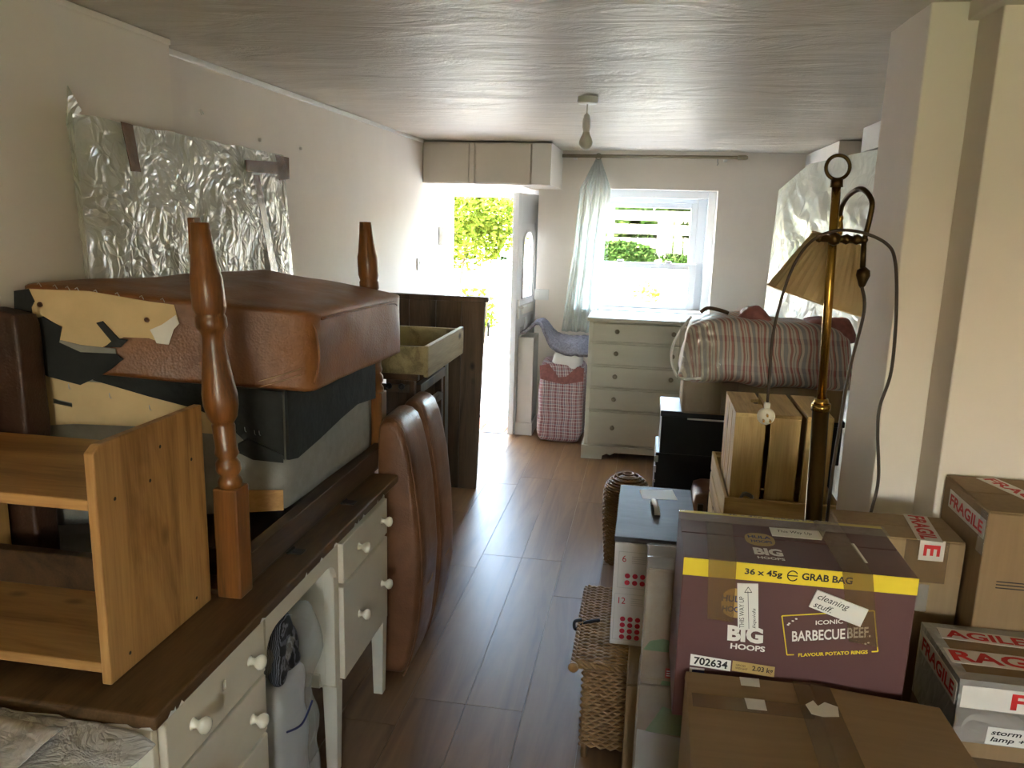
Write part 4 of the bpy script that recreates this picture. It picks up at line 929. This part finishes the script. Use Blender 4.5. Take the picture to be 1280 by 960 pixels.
MB().tube([(cx + .068, LY - .014, 1.672), (cx + .072, LY - .018, 1.60)], .0065, 8).obj('arm_stem', 'brassdark', lp, smooth=True)
MB().lathe([(.005, .02), (.015, .012), (.0165, 0), (.012, -.012), (.008, -.024), (.004, -.03)], (cx + .074, LY - .02, 1.587), n=14).obj('cord_grip', 'brassdark', lp, smooth=True)
MB().lathe([(.006, .03), (.009, .022), (.007, .016), (.010, .008), (.012, 0), (.012, -.03), (.010, -.034)], (cx + .042, LY + .146, 1.700), (.06, 0, 1), 14).obj('lamp_holder', 'brass', lp, smooth=True)
sa = Vector((.29, .0, 1)).normalized(); sc = Vector((.437, LY + .148, 1.508))
q_ = Vector((0, 0, 1)).rotation_difference(sa); nn = 72; vs = []
for r, z in ((.125, 0), (.123, .004), (.095, .087), (.068, .162), (.067, .166)):
    for i in range(nn):
        a = 2 * PI * i / nn; rr = r * (1.012 if i % 2 else .988); vs.append(q_ @ Vector((rr * math.cos(a), rr * math.sin(a), z)) + sc)
MB().add(vs, [(j * nn + i, j * nn + (i + 1) % nn, (j + 1) * nn + (i + 1) % nn, (j + 1) * nn + i) for j in range(4) for i in range(nn)]).obj('shade', 'shade', lp, solid=.001)
for r, z in ((.1255, .001), (.0685, .164)):
    MB().tube([q_ @ Vector((r * math.cos(2 * PI * i / 40), r * math.sin(2 * PI * i / 40), z)) + sc for i in range(40)], .0028, 6, True).obj('shade_trim', 'creamboard', lp, smooth=True)
# cord with plug looped over the clamp, second run down to the floor
cd_ = thing('lamp_cord', 'brown lamp flex looped over the lamp with a cream plug hanging down', 'cord', (.33, 2.0, 1.2))
MB().tube(bez([(cx + .074, LY - .022, 1.56), (cx + .082, LY - .035, 1.50), (cx + .066, LY - .025, 1.35), (cx + .062, LY - .012, 1.20), (cx + .060, LY, 1.05), (cx + .068, LY, .80), (cx + .13, LY + .015, .3), (cx + .185, LY + .015, .005)], 8), .004, 6).obj('cord_run', 'cord', cd_, smooth=True)
MB().tube(bez([(.62, 2.06, .40), (.585, 2.04, .80), (.590, 2.04, .97), (.600, 2.04, 1.08), (.585, 2.04, 1.20), (.582, 2.04, 1.27), (.598, 2.04, 1.36), (.590, 2.03, 1.50), (.574, 2.03, 1.62), (.545, 2.02, 1.665), (.48, 2.02, 1.690), (.42, 2.02, 1.688), (.37, 2.02, 1.655), (.335, 2.02, 1.58), (.312, 2.02, 1.45), (.312, 2.02, 1.34), (.313, 2.02, 1.262)], 8), .004, 6).obj('cord_run', 'cord', cd_, smooth=True)
pg = MB().lathe([(.016, -.010), (.021, -.006), (.022, .002), (.018, .010), (.010, .012)], (.313, 2.022, 1.232), (0, -1, 0), 18).obj('plug', 'plug', cd_, smooth=True)
B('cord_entry', (.306, 2.014, 1.252), (.320, 2.030, 1.268), 'plug', cd_, .003)
for dx, dz in ((-.008, -.008), (.008, -.008), (0, .006)): B('plug_pin', (.313 + dx - .002, 1.996, 1.232 + dz - .003), (.313 + dx + .002, 2.012, 1.232 + dz + .003), 'brass', pg, 0)

# --- wicker hamper
hp = thing('wicker_hamper', 'rectangular wicker hamper on the floor under the white carton', 'hamper', (.08, 2.56, 0))
HX0, HX1, HY0, HY1 = -.120, .285, 2.30, 2.83
B('inner_shell', (HX0 + .012, HY0 + .012, .035), (HX1 - .012, HY1 - .012, .315), 'wicker', hp, 0)
B('lid_core', (HX0 - .018, HY0 - .006, .318), (HX1, HY1, .336), 'wicker', hp, 0)
wv = MB()
for i in range(24):
    z = .045 + i * .0115
    wv.tube([(HX0 + .41 * k / 26, HY0 + .006 * (1 if (k + i) % 2 else -1), z + .001 * math.sin(k)) for k in range(27)], .0058, 5)
    wv.tube([(HX0 + .006 * (1 if (k + i) % 2 else -1), HY0 + .53 * k / 30, z) for k in range(31)], .0058, 5)
wv.obj('woven_sides', 'wicker', hp, smooth=True)['kind'] = 'stuff'
wl = MB()
for i in range(52):
    y = HY0 - .004 + i * .0104
    wl.tube([(HX0 - .03 + .33 * k / 14, y + .002 * math.sin(k * 2.1 + i), .340 + .0045 * (1 if (k + i) % 2 else -1)) for k in range(15)], .0055, 5)
wl.obj('woven_lid', 'wicker', hp, smooth=True)['kind'] = 'stuff'
for pth in ([(HX0 - .035, HY0 - .01, .330), (HX0 - .035, HY1, .332)], [(HX0 - .035, HY0 - .008, .330), (HX1, HY0 - .008, .330)]):
    a, b = Vector(pth[0]), Vector(pth[1]); n = 60
    for ph in (0, 2.1, 4.2):
        MB().tube([a + (b - a) * (k / n) + Vector((.006 * math.cos(k * .8 + ph) if abs((b - a).y) > .1 else 0, .006 * math.cos(k * .8 + ph) if abs((b - a).x) > .1 else 0, .006 * math.sin(k * .8 + ph))) for k in range(n + 1)], .0062, 5).obj('braided_rim', 'wicker', hp, smooth=True)
MB().lathe([(.014, 0), (.017, .012), (.012, .02)], (HX0 - .035, HY0 - .014, .328), (0, -1, 0), 12).obj('rim_end', 'wicker', hp, smooth=True)
for x, y in ((HX0 + .01, HY0 + .008), (HX1 - .02, HY0 + .008), (HX0 + .01, HY1 - .02), (HX1 - .02, HY1 - .02)): MB().tube([(x, y, 0), (x, y, .32)], .011, 8).obj('corner_post', 'wicker', hp, smooth=True)
MB().tube(bez([(HX0 - .03, 2.545, .350), (HX0 - .055, 2.54, .343), (HX0 - .05, 2.535, .318), (HX0 - .02, 2.535, .345), (HX0 + .03, 2.55, .353)], 6), .006, 6).obj('strap_loop', 'blackstrap', hp, smooth=True)
# --- white carton with red dots
wc = thing('white_glasses_carton', 'white carton printed with red dots under a sheeny grey lid, on the hamper', 'box', (.08, 2.66, .34))
B('carton_body', (-.050, 2.41, .348), (.205, 2.92, .700), 'boxwhite', wc, .003)
B('lid', (-.053, 2.407, .703), (.208, 2.923, .722), 'boxtop', wc, .003)
fx, fz = (1, 0, 0), (0, 0, 1)
patch('address_label', [(.018, 2.876, .7222), (.139, 2.906, .7222), (.156, 2.795, .7222), (.031, 2.781, .7222)], 'paper', wc, (0, 0, 1), .0006)
h = MB().tube(bez([(.068, 2.735, .722), (.07, 2.72, .738), (.075, 2.68, .742), (.08, 2.64, .738), (.082, 2.625, .722)], 5), .010, 8).obj('handle', 'plastic', wc, smooth=True)
def frame_lines(x0, x1, z0, z1, y):
    for lo, hi in (((x0, z0), (x1, z0 + .0015)), ((x0, z1 - .0015), (x1, z1)), ((x0, z0), (x0 + .0015, z1)), ((x1 - .0015, z0), (x1, z1))):
        B('printed_line', (lo[0], y - .0006, lo[1]), (hi[0], y, hi[1]), 'greyink', wc, 0)
frame_lines(-.036, .12, .548, .672, 2.41); frame_lines(-.042, .12, .366, .528, 2.41)
text('6', (-.018, 2.41, .648), fx, fz, .012, .022, 'reddot', wc); text('12', (-.018, 2.41, .504), fx, fz, .022, .022, 'reddot', wc)
for zz in (.655, .648, .641, .634): B('printed_line', (.006, 2.4094, zz), (.05, 2.41, zz + .002), 'greyink', wc, 0)
for zz in (.511, .504, .497, .490): B('printed_line', (.010, 2.4094, zz), (.05, 2.41, zz + .002), 'greyink', wc, 0)
for i in range(4):
    for z in (.590, .567): MB().lathe([(.0085, 0), (.0085, .0006), (.001, .0006)], (-.005 + .024 * i, 2.41, z), (0, -1, 0), 14).obj('red_dot', 'reddot', wc)
    for z in (.440, .419, .398, .377): MB().lathe([(.0085, 0), (.0085, .0006), (.001, .0006)], (-.012 + .024 * i, 2.41, z), (0, -1, 0), 14).obj('red_dot', 'reddot', wc)

# --- cartons
def carton(name, label, lo, hi, mat='card', topmat=None, seam='y', flap=True, tape='tape'):
    t = thing(name, label, 'box', ((lo[0] + hi[0]) / 2, (lo[1] + hi[1]) / 2, lo[2])); z = hi[2]
    B('carton_body', lo, (hi[0], hi[1], z - .004), mat, t, .003)
    if flap:
        cx, cy = (lo[0] + hi[0]) / 2, (lo[1] + hi[1]) / 2; g = .001
        rs = (((lo[0] + .001, lo[1] + .001), (cx - g, hi[1] - .001)), ((cx + g, lo[1] + .001), (hi[0] - .001, hi[1] - .001))) if seam == 'y' else (((lo[0] + .001, lo[1] + .001), (hi[0] - .001, cy - g)), ((lo[0] + .001, cy + g), (hi[0] - .001, hi[1] - .001)))
        for a, b in rs: B('flap', (*a, z - .004), (*b, z), topmat or mat, t, .0015)
    return t
# brown carton standing on the floor behind the taped pair
carton('tall_carton', 'brown carton on the floor between hamper and green printed carton', (.012, 2.055, 0), (.30, 2.268, .43), 'card')
lc = carton('printed_carton', 'floor carton with green and red print in clear film, lower one of the taped pair', (.040, 1.79, 0), (.315, 1.935, .60), 'card3', flap=False)
patch('green_print', [(.06, 1.79, .47), (.16, 1.79, .47), (.16, 1.79, .53), (.10, 1.79, .545)], 'green', lc, (0, -1, 0), .0006)
patch('pale_print', [(.042, 1.79, .36), (.2, 1.79, .36), (.2, 1.79, .46), (.042, 1.79, .475)], 'greyink', lc, (0, -1, 0), .0006)
patch('red_print', [(.045, 1.79, .20), (.2, 1.79, .20), (.2, 1.79, .215), (.045, 1.79, .22)], 'redink', lc, (0, -1, 0), .0006)
MB().grid(lambda u, v: (.036 + .28 * u, 1.784 - .010 * abs(noise.noise(Vector((u * 4, v * 10, 6)))), .02 + .60 * v), 16, 60).obj('clear_film', 'filmtape', lc, smooth=True)
uc = carton('taped_carton_small', 'brown carton bound with clear tape beside the maroon crisp box, upper one of the pair', (.043, 1.79, .60), (.315, 1.935, .900), 'card', seam='x')
patch('green_print', [(.044, 1.79, .69), (.135, 1.79, .69), (.125, 1.79, .715), (.09, 1.79, .724), (.06, 1.79, .715)], 'green', uc, (0, -1, 0), .0006)
patch('red_print', [(.100, 1.79, .622), (.128, 1.79, .622), (.128, 1.79, .648), (.100, 1.79, .648)], 'redink', uc, (0, -1, 0), .0006)
for z in (.628, .634, .640): B('print_line', (.103, 1.788, z), (.126, 1.7893, z + .002), 'whiteink', uc, 0)
patch('green_print', [(.09, 1.79, .602), (.135, 1.79, .602), (.135, 1.79, .612), (.095, 1.79, .614)], 'green', uc, (0, -1, 0), .0006)
MB().grid(lambda u, v: (.038 + .11 * u, 1.785 - .006 * abs(noise.noise(Vector((u * 4, v * 16, 3)))), .62 + .285 * v), 10, 40).obj('clear_tape', 'filmtape', uc, smooth=True)
MB().grid(lambda u, v: (.040 + .11 * u, 1.785 + .15 * v, .9035 + .004 * abs(noise.noise(Vector((u * 3, v * 9, 3))))), 10, 16).obj('clear_tape', 'filmtape', uc, smooth=True)
# carton behind the maroon one with FRAGILE tape
mc = carton('fragile_carton', 'brown carton with one FRAGILE tape strip behind the maroon crisp box', (.47, 1.79, 0), (.724, 1.945, 1.030), 'card2', seam='x')
def fragile(parent, o, r, u, w, h, s='FRAGILE', tw=None, th=None, tc=0., mat='fragtape'):
    o, r, u = Vector(o), Vector(r).normalized(), Vector(u).normalized(); n = r.cross(u)
    p = patch('fragile_tape', [o - r * w / 2 - u * h / 2, o + r * w / 2 - u * h / 2, o + r * w / 2 + u * h / 2, o - r * w / 2 + u * h / 2], mat, parent, n, .0008)
    text(s, o + r * tc + n * .0012, r, u, tw or w * .9, th or h * .62, 'redink', p, bold=.03, off=.0006)
# tape runs over the top (towards the back) and down the front
fragile(mc, (.655, 1.862, 1.0302), (-.10, -1, 0), (1, -.10, 0), .165, .052, 'FRAGIL', .152, .036)
fragile(mc, (.655, 1.7896, 1.006), (0, 0, -1), (1, 0, 0), .048, .052, 'E', .026, .034)
patch('clear_tape', [(.60, 1.7894, .93), (.69, 1.7894, .93), (.69, 1.7894, 1.028), (.60, 1.7894, 1.028)], 'tape', mc, (0, -1, 0), .0005)
patch('clear_tape', [(.60, 1.7894, .86), (.66, 1.7894, .86), (.66, 1.7894, .925), (.60, 1.7894, .925)], 'filmtape', mc, (0, -1, 0), .0005)
# tall carton by the wall
rc = carton('tall_fragile_carton', 'tallest brown carton with FRAGILE strips, standing against the right wall corner', (.730, 1.722, 0), (1.12, 1.972, 1.130), 'card', seam='x')
fragile(rc, (.730, 1.83, 1.086), (0, -1, 0), (0, 0, 1), .205, .042, 'FRAGILE', .185, .027)
fragile(rc, (.85, 1.85, 1.1302), (.30, -.9, 0), (.9, .30, 0), .24, .048, 'FRAGILE', .22, .03)
fragile(rc, (.905, 1.7216, 1.09), (0, 0, -1), (1, 0, 0), .075, .05, 'FR', .05, .03)
patch('clear_tape', [(.7296, 1.755, 1.03), (.7296, 1.722, 1.03), (.7296, 1.722, 1.125), (.7296, 1.755, 1.125)], 'filmtape', rc, (-1, 0, 0), .0006)
for i, z in enumerate((.975, .968, .961)): B('printed_line', (.765, 1.7208, z), (.86, 1.7216, z + .0022), 'ink', rc, 0)
# silver taped carton
uc2 = carton('base_carton', 'brown carton under the silver taped carton', (.628, 1.455, 0), (1.0, 1.718, .705), 'card3')
sv = thing('silver_taped_carton', 'flat carton edged in silver tape with FRAGILE strips and a handwritten label', 'box', (.82, 1.6, .705))
B('carton_body', (.630, 1.495, .706), (1.02, 1.716, .868), 'card', sv, .004)
for lo, hi in (((.6285, 1.4935, .74), (1.02, 1.495, .868)), ((.6285, 1.4935, .7065), (.630, 1.717, .868))): B('silver_tape', lo, hi, 'silver', sv, 0)
B('silver_tape', (.6285, 1.4935, .868), (1.02, 1.522, .870), 'silver', sv, 0); B('silver_tape', (.6285, 1.69, .868), (1.02, 1.7165, .870), 'silver', sv, 0); B('silver_tape', (.6285, 1.522, .868), (.650, 1.69, .870), 'silver', sv, 0)
fragile(sv, (.835, 1.662, .8702), (1, -.06, 0), (.06, 1, 0), .37, .046, 'AGILE', .155, .032, -.098)
fragile(sv, (.825, 1.575, .8702), (1, -.03, 0), (.03, 1, 0), .38, .056, 'RAGILE', .235, .042, -.066)
fragile(sv, (.825, 1.4934, .835), (1, 0, 0), (0, 0, 1), .38, .046, 'FRAGILE', .25, .034, .022)
fragile(sv, (.6284, 1.60, .835), (0, -1, 0), (0, 0, 1), .20, .044, 'FRAGILE', .18, .030)
lbp = patch('paper_label', [(.688, 1.4934, .742), (.80, 1.4934, .742), (.80, 1.4934, .778), (.690, 1.4934, .778)], 'paper', sv, (0, -1, 0), .0008)
text('storm\nlamp +', (.727, 1.492, .759), fx, fz, .062, .026, 'ink', lbp, bold=.02, shear=.25)
# carton in front
fc = thing('front_carton', 'large plain brown carton with a wide taped seam before the maroon crisp box', 'box', (.36, 1.25, 0))
B('carton_body', (.122, 1.03, 0), (.592, 1.482, .812), 'card', fc, .004)
MB().hexa([(.121, 1.03, .812), (.357, 1.03, .812), (.357, 1.482, .812), (.121, 1.482, .812), (.116, 1.02, .836), (.357, 1.02, .846), (.357, 1.482, .829), (.123, 1.482, .828)]).obj('flap', 'cardtop', fc, bevel=.002)
MB().hexa([(.359, 1.03, .812), (.592, 1.03, .812), (.592, 1.482, .812), (.359, 1.482, .812), (.359, 1.02, .847), (.598, 1.02, .832), (.590, 1.465, .822), (.359, 1.482, .831)]).obj('flap', 'cardtop', fc, bevel=.002)
def ztop(x, y): return .8300 + (1.482 - y) * .036 + (-.0 if x < .36 else 0) + .0008
patch('seam_tape', [(.325, 1.482, .8318), (.393, 1.482, .8312), (.400, 1.02, .8478), (.322, 1.02, .8474)], 'tape', fc, (0, 0, 1), .0008)
patch('cross_tape', [(.13, 1.40, .8316), (.345, 1.40, .8344), (.345, 1.355, .8362), (.13, 1.355, .8330)], 'tape', fc, (0, 0, 1), .0008)
patch('torn_paper', [(.335, 1.40, .8352), (.352, 1.418, .8345), (.357, 1.40, .8352), (.372, 1.416, .8348), (.393, 1.405, .8350), (.388, 1.372, .8364), (.36, 1.365, .8368), (.340, 1.37, .8366)], 'fragtape', fc, (0, 0, 1), .0006)
patch('torn_paper', [(.225, 1.475, .8318), (.262, 1.475, .8322), (.260, 1.445, .8328), (.225, 1.445, .8324)], 'fragtape', fc, (0, 0, 1), .0005)
patch('torn_paper', [(.226, 1.40, .8340), (.262, 1.40, .8346), (.262, 1.365, .8356), (.228, 1.365, .8350)], 'fragtape', fc, (0, 0, 1), .0005)
# --- maroon crisp box
carton('support_box', 'brown carton carrying the maroon crisp box', (.145, 1.505, 0), (.535, 1.755, .714), 'card', flap=False)
pu = thing('maroon_crisp_box', 'maroon and yellow crisp box with white hand written notes and clear tape', 'box', (.32, 1.63, .714))
B('carton_body', (.103, 1.50, .715), (.535, 1.762, 1.057), 'purple', pu, .003)
B('flap', (.104, 1.501, 1.057), (.534, 1.630, 1.061), 'purple', pu, .0015); B('flap', (.104, 1.633, 1.057), (.534, 1.761, 1.061), 'purple', pu, .0015)
Yf, Zt = 1.4996, 1.0612
ny_, nz_ = (0, -1, 0), (0, 0, 1)
patch('yellow_band', [(.1035, Yf, 1.024), (.5345, Yf, 1.027), (.5345, Yf, 1.0605), (.1035, Yf, 1.0600)], 'yellow', pu, ny_, .0004)
patch('yellow_band', [(.1035, 1.748, Zt), (.5345, 1.748, Zt), (.5345, 1.761, Zt), (.1035, 1.761, Zt)], 'yellow', pu, nz_, .0004)
text('36 x 45g', (.255, Yf, 1.042), fx, fz, .070, .016, 'ink', pu, bold=.03, off=.0012); text('GRAB BAG', (.372, Yf, 1.044), fx, fz, .092, .0145, 'ink', pu, bold=.03, off=.0012)
ec = [(.309 + .0095 * math.cos(a), Yf - .0012, 1.043 + .010 * math.sin(a)) for a in [math.radians(d) for d in range(30, 345, 15)]]
MB().tube(ec + [], .0011, 5).obj('e_mark', 'ink', pu); MB().tube([(.300, Yf - .0012, 1.043), (.318, Yf - .0012, 1.0435)], .0011, 5).obj('e_mark', 'ink', pu)
text('36 x 45g    GRAB BAG', (.31, 1.7545, Zt), (1, 0, 0), (0, 1, 0), .20, .010, 'ink', pu, bold=.01, off=.0012)
def disc(c, rx, rz, r, u, mat, name, off=.0008):
    c, r, u = Vector(c), Vector(r), Vector(u); n = r.cross(u)
    p = [c + r * rx * (abs(math.cos(a)) ** .8 * math.copysign(1, math.cos(a))) + u * rz * (abs(math.sin(a)) ** .8 * math.copysign(1, math.sin(a))) + n * off for a in [2 * PI * i / 28 for i in range(28)]]
    return MB().prism(p, n * .0004).obj(name, mat, pu)
disc((.212, Yf, .975), .031, .031, fx, fz, 'dullink', 'round_logo'); text('HULA', (.204, Yf, .984), fx, fz, .045, .014, 'blueink', pu, bold=.03, off=.0016); text('HOOPS', (.208, Yf, .962), fx, fz, .048, .012, 'blueink', pu, bold=.03, off=.0016)
text('BIG', (.232, Yf, .911), fx, (-.05, 0, 1), .068, .034, 'whiteink', pu, bold=.05); text('HOOPS', (.239, Yf, .8835), fx, fz, .066, .012, 'whiteink', pu, bold=.03)
disc((.262, 1.622, Zt), .030, .034, (1, 0, 0), (0, 1, 0), 'dullink', 'round_logo'); text('HULA', (.262, 1.633, Zt), (1, 0, 0), (0, 1, 0), .046, .016, 'blueink', pu, bold=.03, off=.0016); text('HOOPS', (.264, 1.610, Zt), (1, 0, 0), (0, 1, 0), .042, .014, 'blueink', pu, bold=.03, off=.0016)
text('BIG', (.270, 1.560, Zt), (1, 0, 0), (0, 1, 0), .056, .036, 'whiteink', pu, bold=.05); text('HOOPS', (.272, 1.529, Zt), (1, 0, 0), (0, 1, 0), .052, .012, 'whiteink', pu, bold=.03)
fq = [(.298, .962), (.459, .9935), (.478, .9085), (.316, .876)]
fq = [(.297, .958), (.463, .988), (.479, .905), (.314, .877)]
def line(a, b, w=.0022):
    a, b = Vector((a[0], Yf, a[1])), Vector((b[0], Yf, b[1])); d = (b - a).normalized(); u = Vector((-d.z, 0, d.x)) * w / 2
    patch('printed_frame', [a - u, b - u, b + u, a + u], 'yellow', pu, ny_, .0005)
line(fq[0], fq[1]); line(fq[1], fq[2]); line(fq[3], fq[0]); line(fq[3], (.327, .879)); line((.468, .903), fq[2])
rr = (Vector((fq[1][0] - fq[0][0], 0, fq[1][1] - fq[0][1]))).normalized(); uu = Vector((-.10, 0, 1))
text('ICONIC', (.385, Yf, .9555), rr, uu, .050, .009, 'whiteink', pu, bold=.02); text('BARBECUE', (.368, Yf, .926), rr, uu, .098, .022, 'whiteink', pu, bold=.02); text('BEEF.', (.441, Yf, .940), rr, uu, .042, .022, 'whiteink', pu, bold=.02)
text('FLAVOUR POTATO RINGS', (.398, Yf, .8905), rr, uu, .128, .0075, 'yellow', pu, bold=.03)
for x, z in ((.312, .944), (.318, .950), (.324, .955), (.310, .941), (.455, .918), (.460, .921)): disc((x, Yf, z), .0022, .0015, fx, fz, 'whiteink', 'crumb_mark')
patch('white_note', [(.356, Yf, 1.020), (.452, Yf, .990), (.441, Yf, .953), (.344, Yf, .984)][::-1], 'paper', pu, ny_, .0034)
rn_ = Vector((.096, 0, -.030)).normalized(); un_ = Vector((.030, 0, .096)).normalized()
text('cleaning\nstuff.', (.385, Yf, .991), rn_, un_, .062, .030, 'ink', pu, off=.0044, shear=.3)
patch('arrow_note', [(.208, Yf, 1.017), (.247, Yf, 1.020), (.256, Yf, .923), (.217, Yf, .920)][::-1], 'paper', pu, ny_, .0018)
text('THIS WAY UP', (.221, Yf, .958), (-.09, 0, 1), (-1, 0, -.09), .066, .009, 'ink', pu, off=.0028); text('liquids', (.246, Yf, .948), (-.09, 0, 1), (-1, 0, -.09), .042, .008, 'ink', pu, off=.0028, shear=.2)
def ink(a, b):
    a, b = Vector((a[0], Yf - .0028, a[1])), Vector((b[0], Yf - .0028, b[1])); MB().tube([a, b], .0006, 4).obj('arrow_stroke', 'ink', pu)
ink((.2375, .925), (.229, 1.004)); ink((.229, 1.012), (.223, 1.000)); ink((.229, 1.012), (.2365, 1.0015)); ink((.223, 1.000), (.2365, 1.0015))
patch('top_note', [(.291, 1.650, Zt), (.39, 1.650, Zt), (.408, 1.703, Zt), (.291, 1.697, Zt)], 'paper', pu, nz_, .0010)
text('This Way Up', (.34, 1.676, Zt + .001), (1, 0, 0), (0, 1, 0), .07, .018, 'ink', pu, shear=.2)
lp1 = patch('code_label', [(.131, Yf, .832), (.210, Yf, .828), (.210, Yf, .851), (.131, Yf, .856)], 'whiteink', pu, ny_, .0005)
text('702634', (.171, Yf, .842), (1, 0, -.05), (.05, 0, 1), .066, .017, 'ink', pu, bold=.03, off=.0012)
patch('weight_label', [(.213, Yf, .830), (.294, Yf, .826), (.294, Yf, .848), (.213, Yf, .852)], 'dullink', pu, ny_, .0005)
text('2.03 kg', (.271, Yf, .838), (1, 0, -.05), (.05, 0, 1), .040, .014, 'ink', pu, bold=.02, off=.0012); text('GROSS\nWEIGHT', (.231, Yf, .840), (1, 0, -.05), (.05, 0, 1), .024, .011, 'ink', pu, off=.0012)
patch('blue_label', [(.131, Yf, .80), (.16, Yf, .80), (.16, Yf, .827), (.131, Yf, .827)], 'whiteink', pu, ny_, .0005); patch('blue_label', [(.136, Yf - .0005, .80), (.16, Yf - .0005, .80), (.16, Yf - .0005, .823), (.136, Yf - .0005, .823)], 'blueink', pu, ny_, .0005)
patch('clear_tape', [(.150, Yf - .002, 1.062), (.203, Yf - .002, 1.062), (.207, Yf - .002, .935), (.157, Yf - .002, .937)][::-1], 'tape', pu, ny_, .0005)
patch('clear_tape', [(.150, 1.4976, Zt + .0012), (.203, 1.4976, Zt + .0012), (.214, 1.70, Zt + .0012), (.158, 1.70, Zt + .0012)], 'tape', pu, nz_, .0005)
patch('clear_tape', [(.397, Yf - .0016, 1.062), (.452, Yf - .0016, 1.062), (.478, Yf - .0016, .915), (.424, Yf - .0016, .92)][::-1], 'tape', pu, ny_, .0005)
patch('clear_tape', [(.397, 1.4976, Zt + .0012), (.452, 1.4976, Zt + .0012), (.445, 1.76, Zt + .0012), (.392, 1.76, Zt + .0012)], 'tape', pu, nz_, .0005)
MB().grid(lambda u, v: (.100 + .438 * u, 1.695 + .062 * v, Zt + .0025 + .004 * abs(noise.noise(Vector((u * 24, v * 5, 3))))), 60, 8).obj('seam_tape', 'filmtape', pu, smooth=True)
patch('white_scrap', [(.446, 1.645, Zt), (.453, 1.645, Zt), (.456, 1.55, Zt), (.450, 1.55, Zt)], 'whiteink', pu, nz_, .0008)
